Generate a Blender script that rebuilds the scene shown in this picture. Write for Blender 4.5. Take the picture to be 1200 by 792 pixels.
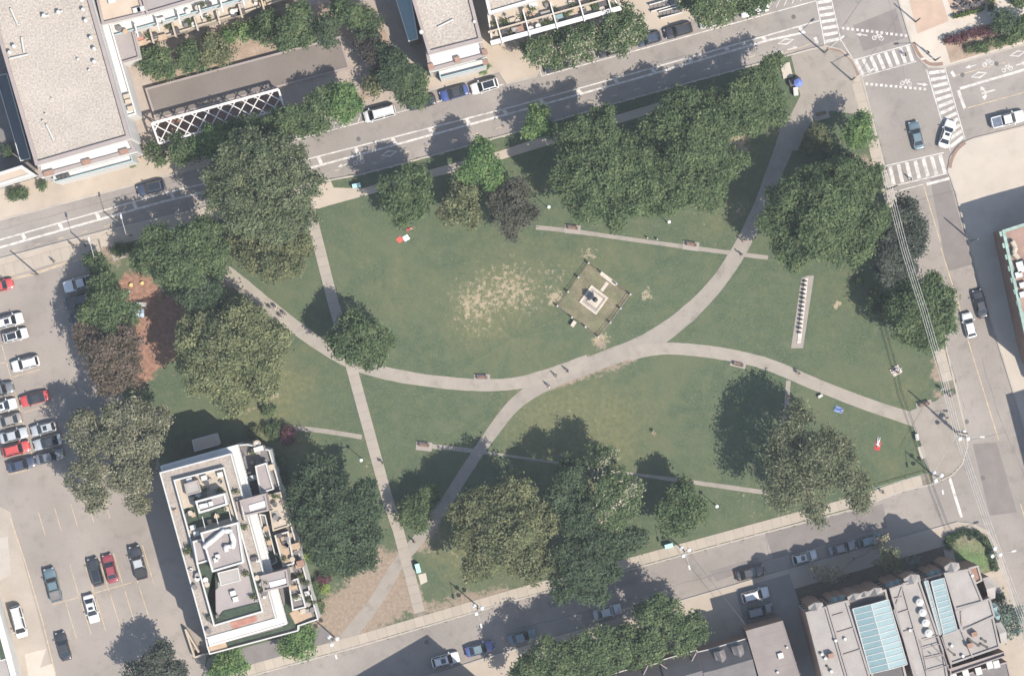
import bpy, bmesh, math, random
import numpy as np
from mathutils import Vector, Matrix
for o in list(bpy.data.objects): bpy.data.objects.remove(o)
random.seed(7); RNG = np.random.default_rng(7)
scene = bpy.context.scene
C = scene.collection
R = math.radians

# ------------------------------------------------------------------ camera, sky, sun
S = 0.14           # metres per photo pixel on the ground
H = 500.0          # flying height
cam_d = bpy.data.cameras.new('camera'); cam = bpy.data.objects.new('camera', cam_d); C.objects.link(cam)
cam.location = (0, 0, H); cam.rotation_euler = (0, 0, 0)
cam_d.sensor_width = 36; cam_d.lens = 36*H/(1200*S); cam_d.clip_start = 1; cam_d.clip_end = 4000
scene.camera = cam
SUN_EL = R(53); SUN_DIR = Vector((0.76*math.cos(SUN_EL), -0.65*math.cos(SUN_EL), math.sin(SUN_EL))).normalized()
w = bpy.data.worlds.new('World'); scene.world = w; w.use_nodes = True
nt = w.node_tree; bg = nt.nodes['Background']
sky = nt.nodes.new('ShaderNodeTexSky'); sky.sky_type = 'NISHITA'; sky.sun_disc = False
sky.sun_elevation = SUN_EL; sky.sun_rotation = math.atan2(0.76, -0.65); sky.dust_density = 1.0; sky.air_density = 1.2
nt.links.new(sky.outputs[0], bg.inputs[0]); bg.inputs[1].default_value = 0.14
sd = bpy.data.lights.new('sun', 'SUN'); sd.energy = 4.9; sd.angle = R(0.5); sd.color = (1.0, 0.93, 0.84)
so = bpy.data.objects.new('sun', sd); C.objects.link(so)
so.rotation_euler = SUN_DIR.to_track_quat('Z', 'Y').to_euler(); so.location = (60, -60, 120)
vs = scene.view_settings; vs.view_transform = 'Standard'; vs.look = 'None'; vs.gamma = 1; vs.use_curve_mapping = False
vs.exposure = 0.98

# ------------------------------------------------------------------ helpers
def P(px, py, z=0.0):
    k = S*(H-z)/H
    return Vector(((px-600)*k, (396-py)*k, z))

MATS = {}
def mat(name, col, rough=0.85, var=0.25, scale=1.2, fine=0.2, fscale=14.0, bump=0.0, metal=0.0, spec=0.3, rnd=0.0, col2=None, stain=0.0):
    """procedural paint/stone/asphalt: two octaves of world-space noise over a base colour"""
    if name in MATS: return MATS[name]
    m = bpy.data.materials.new(name); m.use_nodes = True; n = m.node_tree.nodes; l = m.node_tree.links
    b = n['Principled BSDF']; b.inputs['Roughness'].default_value = rough; b.inputs['Metallic'].default_value = metal
    b.inputs['Specular IOR Level'].default_value = spec
    g = n.new('ShaderNodeNewGeometry')
    t1 = n.new('ShaderNodeTexNoise'); t1.inputs['Scale'].default_value = scale; t1.inputs['Detail'].default_value = 6
    t2 = n.new('ShaderNodeTexNoise'); t2.inputs['Scale'].default_value = fscale; t2.inputs['Detail'].default_value = 2
    l.new(g.outputs['Position'], t1.inputs['Vector']); l.new(g.outputs['Position'], t2.inputs['Vector'])
    c1 = n.new('ShaderNodeMapRange'); c1.inputs[1].default_value = .3; c1.inputs[2].default_value = .7
    c1.inputs[3].default_value = 1-var; c1.inputs[4].default_value = 1+var
    c2 = n.new('ShaderNodeMapRange'); c2.inputs[1].default_value = .3; c2.inputs[2].default_value = .7
    c2.inputs[3].default_value = 1-fine; c2.inputs[4].default_value = 1+fine
    l.new(t1.outputs[0], c1.inputs[0]); l.new(t2.outputs[0], c2.inputs[0])
    mm = n.new('ShaderNodeMath'); mm.operation = 'MULTIPLY'; l.new(c1.outputs[0], mm.inputs[0]); l.new(c2.outputs[0], mm.inputs[1])
    last = mm
    if stain:
        t4 = n.new('ShaderNodeTexNoise'); t4.inputs['Scale'].default_value = .42; t4.inputs['Detail'].default_value = 9; t4.inputs['Roughness'].default_value = .68; l.new(g.outputs['Position'], t4.inputs['Vector'])
        r4 = n.new('ShaderNodeMapRange'); r4.inputs[1].default_value = .52; r4.inputs[2].default_value = .70; r4.inputs[3].default_value = 1; r4.inputs[4].default_value = 1-stain; l.new(t4.outputs[0], r4.inputs[0])
        m4 = n.new('ShaderNodeMath'); m4.operation = 'MULTIPLY'; l.new(mm.outputs[0], m4.inputs[0]); l.new(r4.outputs[0], m4.inputs[1]); last = mm = m4
    if rnd:
        oi = n.new('ShaderNodeObjectInfo'); r_ = n.new('ShaderNodeMapRange'); r_.inputs[3].default_value = 1-rnd; r_.inputs[4].default_value = 1+rnd
        l.new(oi.outputs['Random'], r_.inputs[0]); m3 = n.new('ShaderNodeMath'); m3.operation = 'MULTIPLY'
        l.new(mm.outputs[0], m3.inputs[0]); l.new(r_.outputs[0], m3.inputs[1]); last = m3
    vm = n.new('ShaderNodeVectorMath'); vm.operation = 'SCALE'
    if col2:
        mx = n.new('ShaderNodeMix'); mx.data_type = 'RGBA'
        t3 = n.new('ShaderNodeTexNoise'); t3.inputs['Scale'].default_value = scale*.35; t3.inputs['Detail'].default_value = 5
        l.new(g.outputs['Position'], t3.inputs['Vector'])
        r3 = n.new('ShaderNodeMapRange'); r3.inputs[1].default_value = .42; r3.inputs[2].default_value = .6; l.new(t3.outputs[0], r3.inputs[0])
        l.new(r3.outputs[0], mx.inputs[0]); mx.inputs[6].default_value = (*col, 1); mx.inputs[7].default_value = (*col2, 1)
        l.new(mx.outputs[2], vm.inputs[0])
    else: vm.inputs[0].default_value = col
    l.new(last.outputs[0], vm.inputs['Scale']); l.new(vm.outputs[0], b.inputs['Base Color'])
    if bump:
        bp = n.new('ShaderNodeBump'); bp.inputs['Strength'].default_value = bump; bp.inputs['Distance'].default_value = .05
        l.new(t2.outputs[0], bp.inputs['Height']); l.new(bp.outputs[0], b.inputs['Normal'])
    MATS[name] = m; return m

def leafmat(name, col, trans=0.35, var=0.35):
    if name in MATS: return MATS[name]
    m = bpy.data.materials.new(name); m.use_nodes = True; n = m.node_tree.nodes; l = m.node_tree.links
    n.remove(n['Principled BSDF']); out = n['Material Output']
    g = n.new('ShaderNodeNewGeometry'); hs = n.new('ShaderNodeHueSaturation'); hs.inputs['Color'].default_value = (*col, 1)
    mr = n.new('ShaderNodeMapRange'); mr.inputs[3].default_value = 1-var; mr.inputs[4].default_value = 1+var
    l.new(g.outputs['Random Per Island'], mr.inputs[0])
    tn = n.new('ShaderNodeTexNoise'); tn.inputs['Scale'].default_value = .62; tn.inputs['Detail'].default_value = 5; l.new(g.outputs['Position'], tn.inputs['Vector'])
    hr = n.new('ShaderNodeMapRange'); hr.inputs[1].default_value = .3; hr.inputs[2].default_value = .7; hr.inputs[3].default_value = .522; hr.inputs[4].default_value = .466
    l.new(tn.outputs[0], hr.inputs[0]); l.new(hr.outputs[0], hs.inputs['Hue'])
    vr = n.new('ShaderNodeMapRange'); vr.inputs[1].default_value = .3; vr.inputs[2].default_value = .7; vr.inputs[3].default_value = .72; vr.inputs[4].default_value = 1.5
    l.new(tn.outputs[0], vr.inputs[0]); mu = n.new('ShaderNodeMath'); mu.operation = 'MULTIPLY'
    l.new(vr.outputs[0], mu.inputs[0]); l.new(mr.outputs[0], mu.inputs[1]); l.new(mu.outputs[0], hs.inputs['Value'])
    d = n.new('ShaderNodeBsdfDiffuse'); t = n.new('ShaderNodeBsdfTranslucent'); mx = n.new('ShaderNodeMixShader'); mx.inputs[0].default_value = trans
    l.new(hs.outputs[0], d.inputs[0]); l.new(hs.outputs[0], t.inputs[0]); l.new(d.outputs[0], mx.inputs[1]); l.new(t.outputs[0], mx.inputs[2])
    l.new(mx.outputs[0], out.inputs[0]); MATS[name] = m; return m

def glassmat(name, col, rough=0.12, coat=0.0):
    if name in MATS: return MATS[name]
    m = bpy.data.materials.new(name); m.use_nodes = True; b = m.node_tree.nodes['Principled BSDF']
    n = m.node_tree.nodes; l = m.node_tree.links
    g = n.new('ShaderNodeNewGeometry'); t = n.new('ShaderNodeTexNoise'); t.inputs['Scale'].default_value = 3; l.new(g.outputs['Position'], t.inputs['Vector'])
    mr = n.new('ShaderNodeMapRange'); mr.inputs[3].default_value = .8; mr.inputs[4].default_value = 1.2; l.new(t.outputs[0], mr.inputs[0])
    vm = n.new('ShaderNodeVectorMath'); vm.operation = 'SCALE'; vm.inputs[0].default_value = col; l.new(mr.outputs[0], vm.inputs['Scale'])
    l.new(vm.outputs[0], b.inputs['Base Color']); b.inputs['Roughness'].default_value = rough; b.inputs['Specular IOR Level'].default_value = .6
    b.inputs['Coat Weight'].default_value = coat
    MATS[name] = m; return m
def paint(name, col, metal=0.0):
    if name in MATS: return MATS[name]
    m = mat(name, col, .38, .05, .8, .03, 9, metal=metal, spec=.5); m.node_tree.nodes['Principled BSDF'].inputs['Coat Weight'].default_value = .6
    m.node_tree.nodes['Principled BSDF'].inputs['Coat Roughness'].default_value = .12
    return m

ORG = {}
def tag(o, label=None, cat=None, group=None, kind=None):
    if label: o['label'] = label
    if cat: o['category'] = cat
    if group: o['group'] = group
    if kind: o['kind'] = kind
    return o
def empty(name, loc, label=None, cat=None, group=None, rz=0.0):
    o = bpy.data.objects.new(name, None); C.objects.link(o); o.location = loc; o.rotation_euler = (0, 0, rz); o.empty_display_size = .3
    ORG[o] = Vector(loc); tag(o, label, cat, group); return o

class MB:
    def __init__(s): s.v = []; s.f = []; s.mi = []
    def face(s, pts, mi=0):
        b = len(s.v); s.v += [Vector(p) for p in pts]; s.f.append(tuple(range(b, b+len(pts)))); s.mi.append(mi)
    def box(s, c, d, rz=0.0, mi=0, bevel=0):
        x, y, z = d[0]/2, d[1]/2, d[2]/2; ca, sa = math.cos(rz), math.sin(rz); b = len(s.v)
        for dz in (-z, z):
            for dx, dy in ((-x, -y), (x, -y), (x, y), (-x, y)):
                s.v.append(Vector((c[0]+dx*ca-dy*sa, c[1]+dx*sa+dy*ca, c[2]+dz)))
        for q in ((3, 2, 1, 0), (4, 5, 6, 7), (0, 1, 5, 4), (1, 2, 6, 5), (2, 3, 7, 6), (3, 0, 4, 7)):
            s.f.append(tuple(b+i for i in q)); s.mi.append(mi)
        return s
    def prism(s, pts, z0, z1, mi=0, top=True, bottom=True, side=True, mtop=None):
        pts = ccw([(p[0], p[1]) for p in pts]); n = len(pts); b = len(s.v)
        s.v += [Vector((p[0], p[1], z0)) for p in pts] + [Vector((p[0], p[1], z1)) for p in pts]
        if side:
            for i in range(n):
                j = (i+1) % n; s.f.append((b+i, b+j, b+n+j, b+n+i)); s.mi.append(mi)
        if top: s.f.append(tuple(b+n+i for i in range(n))); s.mi.append(mi if mtop is None else mtop)
        if bottom: s.f.append(tuple(b+i for i in reversed(range(n)))); s.mi.append(mi)
        return s
    def tube(s, p0, p1, r0, r1=None, n=6, mi=0, caps=True):
        r1 = r0 if r1 is None else r1; p0, p1 = Vector(p0), Vector(p1); d = (p1-p0)
        if d.length < 1e-6: return s
        q = d.to_track_quat('Z', 'Y'); b = len(s.v)
        for p, r in ((p0, r0), (p1, r1)):
            for i in range(n):
                a = 2*math.pi*i/n; s.v.append(p+q@Vector((r*math.cos(a), r*math.sin(a), 0)))
        for i in range(n):
            j = (i+1) % n; s.f.append((b+i, b+j, b+n+j, b+n+i)); s.mi.append(mi)
        if caps:
            s.f.append(tuple(b+i for i in reversed(range(n)))); s.f.append(tuple(b+n+i for i in range(n))); s.mi += [mi, mi]
        return s
    def sphere(s, c, r, n=10, m=6, mi=0, sz=1.0):
        b = len(s.v); c = Vector(c)
        for j in range(m+1):
            t = math.pi*j/m
            for i in range(n):
                a = 2*math.pi*i/n; s.v.append(c+Vector((r*math.sin(t)*math.cos(a), r*math.sin(t)*math.sin(a), -r*sz*math.cos(t))))
        for j in range(m):
            for i in range(n):
                k = (i+1) % n; s.f.append((b+j*n+i, b+j*n+k, b+(j+1)*n+k, b+(j+1)*n+i)); s.mi.append(mi)
        return s
    def mesh(s, name, mats, org=Vector((0, 0, 0)), smooth=False):
        me = bpy.data.meshes.new(name); me.from_pydata([v-org for v in s.v], [], s.f)
        mats = mats if isinstance(mats, (list, tuple)) else [mats]
        for m in mats: me.materials.append(m)
        if len(mats) > 1: me.polygons.foreach_set('material_index', s.mi)
        if smooth: me.polygons.foreach_set('use_smooth', [True]*len(me.polygons))
        me.update(); return me
    def build(s, name, mats, parent=None, smooth=False, org=None):
        o_ = ORG.get(parent, Vector((0, 0, 0))) if org is None else Vector(org)
        if parent is not None and org is not None: o_ = ORG.get(parent, Vector((0, 0, 0)))
        me = s.mesh(name, mats, o_, smooth); o = bpy.data.objects.new(name, me); C.objects.link(o)
        if parent is not None: o.parent = parent; ORG[o] = o_      # child keeps its parent's origin
        elif org is not None: o.location = org; ORG[o] = Vector(org)
        return o
def inst(name, me, parent, loc, rz=0.0, scale=None, label=None):
    o = bpy.data.objects.new(name, me); C.objects.link(o); o.parent = parent
    o.location = Vector(loc)-ORG.get(parent, Vector((0, 0, 0))); o.rotation_euler = (0, 0, rz)
    if scale: o.scale = scale
    if label: o['label'] = label
    return o
def ccw(pts):
    a = sum(pts[i][0]*pts[(i+1) % len(pts)][1]-pts[(i+1) % len(pts)][0]*pts[i][1] for i in range(len(pts)))
    return pts if a > 0 else list(reversed(pts))
def inset(pts, t):
    pts = [Vector((p[0], p[1])) for p in ccw([(p[0], p[1]) for p in pts])]; out = []; n = len(pts)
    for i in range(n):
        a, b, c = pts[i-1], pts[i], pts[(i+1) % n]
        d1 = (b-a).normalized(); d2 = (c-b).normalized(); n1 = Vector((-d1.y, d1.x)); n2 = Vector((-d2.y, d2.x))
        m = n1+n2; m = m/max(.3, m.dot(n1)) if m.length > 1e-6 else n1
        out.append(b+m*t)
    return out
def WP(poly, z=0.0): return [P(x, y, z) for x, y in poly]
def catmull(pts, k=6):
    pts = [Vector(p) for p in pts]; out = []
    for i in range(len(pts)-1):
        p0 = pts[max(0, i-1)]; p1 = pts[i]; p2 = pts[i+1]; p3 = pts[min(len(pts)-1, i+2)]
        for j in range(k):
            t = j/k
            out.append(.5*((2*p1)+(p2-p0)*t+(2*p0-5*p1+4*p2-p3)*t*t+(3*p1-p0-3*p2+p3)*t**3))
    out.append(pts[-1]); return out
def strip_pts(line, width):
    """left and right edge points of a line of 2-D world points; width may be a list"""
    L, Rr = [], []
    for i, p in enumerate(line):
        a = line[max(0, i-1)]; b = line[min(len(line)-1, i+1)]; d = (b-a).normalized(); nrm = Vector((-d.y, d.x))
        wd = width[i] if isinstance(width, (list, tuple)) else width
        L.append(p+nrm*wd/2); Rr.append(p-nrm*wd/2)
    return L, Rr
def strip(mb, line, width, z0, z1=None, mi=0):
    line = [Vector((p[0], p[1])) for p in line]; L, Rr = strip_pts(line, width)
    for i in range(len(line)-1):
        if z1 is None:
            mb.face([(*Rr[i], z0), (*Rr[i+1], z0), (*L[i+1], z0), (*L[i], z0)], mi)
        else:
            mb.prism([Rr[i], Rr[i+1], L[i+1], L[i]], z0, z1, mi)
def resample(line, step):
    line = [Vector((p[0], p[1])) for p in line]; out = [line[0]]; acc = 0
    for a, b in zip(line, line[1:]):
        d = (b-a).length
        if d < 1e-9: continue
        t = step-acc
        while t <= d: out.append(a+(b-a)*t/d); t += step
        acc = d-(t-step)
    return out
# ------------------------------------------------------------------ materials of the setting
M_ASPH = mat('asphalt', (.166, .148, .132), .92, .12, .12, .12, 9, bump=.15, col2=(.190, .169, .150), stain=.22)
M_ASPH2 = mat('asphalt_patch', (.130, .115, .106), .92, .08, .5, .1, 10)
M_LOT = mat('car_park_asphalt', (.170, .149, .130), .92, .10, .15, .10, 8, bump=.1, col2=(.192, .168, .146), stain=.2)
M_PATH = mat('path_asphalt', (.200, .177, .147), .93, .07, .5, .10, 7, bump=.1, stain=.24)
M_PATHG = mat('path_grey', (.184, .163, .138), .93, .07, .5, .10, 7, bump=.1, stain=.26)
M_CONC = mat('concrete', (.245, .208, .168), .9, .07, .35, .06, 8, rnd=.05, stain=.12)
M_CONC2 = mat('pale_concrete', (.305, .268, .224), .9, .07, .3, .05, 8, rnd=.05, stain=.1)
M_KERB = mat('kerb_stone', (.25, .225, .195), .9, .12, .5, .08, 8)
M_WHITE = mat('road_paint_white', (.345, .325, .30), .75, .24, 1.6, .22, 9, stain=.3)
M_YEL = mat('road_paint_yellow', (.30, .235, .15), .75, .25, 2.0, .2, 11)
M_DIRT = mat('dirt', (.20, .15, .112), .95, .18, .6, .2, 5)
M_IRON = mat('cast_iron', (.07, .065, .062), .6, .1, 2, .1, 12)
M_RUST = mat('tactile_plate', (.15, .10, .075), .7, .12, 2, .1, 12)

def structure(o): o['kind'] = 'structure'; return o
def sheet(name, poly_px, z0, z1, m, parent=None, z=0):
    mb = MB(); mb.prism(WP(poly_px), z0, z1); o = mb.build(name, m, parent)
    if parent is None: structure(o)
    return o

g = MB(); g.box((0, 0, -.35), (3000, 3000, .1)); structure(g.build('ground', mat('far_ground', (.11, .11, .085), .95, .25, .03, .2, 2)))
road = sheet('road', [(-700, -700), (1900, -700), (1900, 1500), (-700, 1500)], -.29, -.14, M_ASPH)

# ------------------------------------------------------------------ kerb lines in photo pixels
K_NS = [(-500, 443), (-100, 331), (0, 303.5), (126, 270), (250, 241), (371, 214), (421, 205), (486, 188), (600, 156.5), (711, 124), (822, 93), (900, 72), (950, 58)]
K_PLAZA = [(968, 54), (985, 58), (999, 70), (1008, 86), (1011, 95)]
K_EW = [(1024, 145), (1037, 197), (1058, 258), (1082, 330), (1107, 400), (1122, 463), (1131, 500), (1134, 522), (1128, 543), (1117, 556), (1094, 567), (1062, 574)]
K_SN = [(998, 597), (900, 623), (750, 664), (600, 704), (421, 757), (300, 790), (100, 848), (-500, 1016)]
park_out = K_NS+K_PLAZA+K_EW+K_SN
K_N = [(-500, 388), (-100, 285), (0, 258), (110, 229), (220, 200), (338, 167), (346, 149), (470, 115), (584, 84), (594, 98), (628, 90), (638, 71), (800, 26), (905, -3), (950, -14), (953, -60), (930, -500)]
K_NE = [(1000, -200), (1040, -60), (1053, 0), (1068, 50), (1075, 66), (1088, 79), (1107, 79), (1200, 52.5), (1320, 20), (1700, -85)]
K_E = [(1700, 5), (1320, 115), (1200, 148), (1140, 163), (1125, 170), (1114, 184), (1111, 200), (1120, 225), (1149, 336), (1169, 400), (1193, 476), (1235, 620), (1290, 800), (1390, 1100)]
K_S = [(-500, 1083), (380, 828), (522, 786), (562, 773), (640, 750), (900, 674), (1040, 635), (1122, 612), (1140, 614), (1157, 622), (1168, 638), (1177, 665), (1188, 705), (1202, 765), (1225, 860), (1290, 1100)]

def block(name, outline, closing, m):
    poly = outline+closing; o = sheet(name, poly, -.3, 0.0, m)
    mb = MB(); strip(mb, [P(*p) for p in outline], .26, -.28, .03); mb.build('kerb', M_KERB, o); return o
pav_park = sheet('pavement', park_out, -.3, -.012, M_CONC)
mb = MB(); strip(mb, [P(*p) for p in park_out], .26, -.28, .045); mb.build('kerb', M_KERB, pav_park)
M_CONCN = mat('sidewalk_concrete', (.255, .213, .168), .9, .07, .25, .06, 8, bump=.05, col2=(.28, .237, .19), stain=.12)
pav_n = block('pavement', K_N, [(930, -700), (-500, -700)], M_CONCN)
pav_ne = block('pavement', K_NE, [(1700, -700), (1000, -700)], M_CONC2)
pav_e = block('pavement', K_E, [(1900, 1100), (1900, 5)], M_CONC2)
pav_s = block('pavement', K_S, [(1290, 1400), (-500, 1400)], M_CONC)

# ------------------------------------------------------------------ lawn: a fine grid, worn and dry where the photo shows it
def inpoly(X, Y, poly):
    r = np.zeros(X.shape, bool); n = len(poly)
    for i in range(n):
        x1, y1 = poly[i]; x2, y2 = poly[(i+1) % n]
        if y1 == y2: continue
        c = ((y1 > Y) != (y2 > Y)) & (X < (x2-x1)*(Y-y1)/(y2-y1)+x1); r ^= c
    return r
PATH_A = [(356, 215), (366, 258), (390, 353), (413.5, 436), (453, 581), (467, 622), (493.5, 724)]
PATH_B = [(255, 312), (285, 335), (330, 371), (380, 407), (420, 428), (460, 439), (510, 447), (560, 451), (605, 449), (650, 437), (690, 424)]
PATH_C = [(396, 762), (411, 742), (441, 703), (467, 660), (492, 630), (520, 592), (545, 553), (572, 513), (605, 472), (645, 447), (700, 424), (757, 402), (800, 373), (838, 335), (866, 294), (888, 250), (906, 205), (922, 165), (930, 135)]
PATH_D = [(738, 414), (770, 409), (800, 409), (850, 415), (900, 427), (960, 452), (1020, 475), (1082, 495)]
PATH_E = [(628, 266.5), (675, 271.5), (760, 283.5), (860, 297), (900, 302)]
PATH_F = [[(343, 501), (380, 505), (424, 512)], [(488, 521), (545, 527), (625, 538), (720, 552), (820, 566), (905, 578)], [(924, 446), (922, 470), (917, 520), (912, 560)]]
step = 4.0
gx = np.arange(60, 1150, step); gy = np.arange(45, 830, step); GX, GY = np.meshgrid(gx, gy)
thin = np.zeros(GX.shape); dry = np.zeros(GX.shape); dirt = np.zeros(GX.shape); mul = np.zeros(GX.shape)
def blob(a, x, y, r, v, sy=1.0):
    a += v*np.exp(-(((GX-x)**2+((GY-y)/sy)**2)/(r*r)))
for b in [(580, 345, 46, .36), (552, 360, 28, .26), (618, 352, 26, .28), (600, 328, 26, .24), (540, 345, 30, .18), (690, 299, 12, .55), (758, 346, 10, .8), (652, 350, 10, .8), (703, 398, 12, .95), (655, 322, 20, .3),
          (830, 262, 40, .3), (868, 244, 12, .5), (855, 180, 30, .45), (870, 165, 14, .5), (981, 357, 5, 1.3), (320, 440, 36, .34), (318, 461, 8, .9), (290, 470, 30, .35), (650, 480, 50, .22), (720, 480, 36, .2), (690, 515, 30, .2),
          (995, 322, 14, .35), (1000, 590, 30, .45), (1050, 434, 7, .6), (1029, 521, 8, .6), (470, 268, 14, .35), (440, 330, 50, .1), (433, 545, 16, .4), (640, 300, 50, .12), (870, 578, 20, .3), (885, 600, 14, .35),
          (1050, 470, 30, .2), (600, 480, 30, .25), (560, 395, 30, .2), (350, 525, 20, .3), (740, 300, 40, .1), (530, 640, 40, .25), (560, 660, 40, .25), (470, 680, 16, .4), (455, 600, 14, .4)]: blob(dry, *b)
for b in [(650, 490, 55, .8), (725, 500, 50, .7), (690, 540, 40, .6), (560, 375, 45, .6), (600, 335, 60, .6), (1000, 345, 30, .4), (325, 450, 40, .9), (700, 320, 40, .5), (860, 235, 45, .6), (460, 340, 35, .4), (1050, 545, 30, .4), (540, 640, 45, .7), (620, 640, 60, .6), (1060, 470, 30, .5), (300, 470, 40, .8), (350, 520, 25, .7), (640, 520, 40, .5), (880, 170, 40, .6)]: blob(thin, *b)
for b in [(465, 705, 22, .95), (405, 715, 30, .9), (385, 735, 28, .85), (425, 672, 24, .8), (447, 655, 18, .9), (445, 690, 24, .9), (480, 690, 14, .8), (430, 740, 30, .9), (545, 702, 24, .85, .6), (510, 712, 20, .75, .6), (590, 690, 20, .5, .5), (585, 700, 25, .6, .4), (500, 642, 12, .7), (512, 622, 10, .6),
          (705, 403, 7, 1.0), (468, 268, 5, .5), (479, 270, 5, .6), (995, 465, 12, .75, .6), (1100, 440, 8, .9), (1098, 462, 8, .9), (865, 200, 8, .5), (930, 150, 8, .9), (955, 145, 8, .7), (330, 470, 10, .3), (990, 170, 20, .5), (1015, 190, 14, .7),
          (310, 478, 9, .5), (275, 330, 10, .8), (262, 330, 10, .8), (1073, 505, 5, .7), (820, 625, 20, .3, .3), (120, 275, 20, .6), (135, 300, 25, .7), (760, 668, 30, .4, .3)]: blob(dirt, *b)
for b in [(158, 335, 18, 1.3), (172, 352, 18, 1.3), (192, 372, 22, 1.0), (165, 418, 16, 1.4), (185, 405, 25, .9), (205, 400, 16, .9), (160, 440, 18, .9), (150, 400, 30, .8), (215, 355, 16, .6), (145, 350, 16, .8)]: blob(mul, *b)
def near(path, hw, v, arr, soft=3.0):
    pts = np.array([(p.x, p.y) for p in catmull([(x, y, 0) for x, y in path], 8)])
    d = np.min(np.hypot(GX[..., None]-pts[:, 0], GY[..., None]-pts[:, 1]), axis=-1)
    arr += v*np.exp(-np.maximum(0, d-hw)**2/(soft*soft))
near(PATH_A, 7, .28, dirt); near(PATH_C, 9, .30, dirt); near(PATH_B, 8, .18, dirt); near(PATH_D, 7, .2, dirt); near(PATH_E, 3, .15, dry)
near([(1041, 225), (1088, 380), (1100, 440)], 4, .6, dirt, 5); near([(760, 668), (900, 628)], 2, .3, dry, 4); near([(640, 446), (700, 432), (735, 421)], 9, .55, dirt, 4)
inside = inpoly(GX+step/2, GY+step/2, park_out)
knx, kny = np.array([p[0] for p in K_NS]), np.array([p[1] for p in K_NS])
inside &= ~((GX < 372) & (GY < np.interp(GX, knx, kny)+17)); inside &= ~((GX > 928) & (GY < 104)); inside &= ~((GX > 1000) & (GY < 130))
inside &= ~((GX < 104) & (GY < 330))
vid = -np.ones(GX.shape, int); V = []; F = []; A = []
for j in range(GX.shape[0]-1):
    for i in range(GX.shape[1]-1):
        if not inside[j, i]: continue
        q = []
        for (a, b) in ((j+1, i), (j+1, i+1), (j, i+1), (j, i)):
            if vid[a, b] < 0:
                vid[a, b] = len(V); p = P(GX[a, b], GY[a, b]); V.append((p.x, p.y, 0.0)); A.append((min(1.5, dry[a, b]), min(1.5, dirt[a, b]), min(1.5, mul[a, b]), min(1., thin[a, b])))
            q.append(int(vid[a, b]))
        F.append(q)
me = bpy.data.meshes.new('lawn'); me.from_pydata(V, [], F)
at = me.color_attributes.new('wear', 'FLOAT_COLOR', 'POINT'); at.data.foreach_set('color', np.array(A, np.float32).ravel())
lawn = bpy.data.objects.new('lawn', me); C.objects.link(lawn); structure(lawn)
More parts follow.
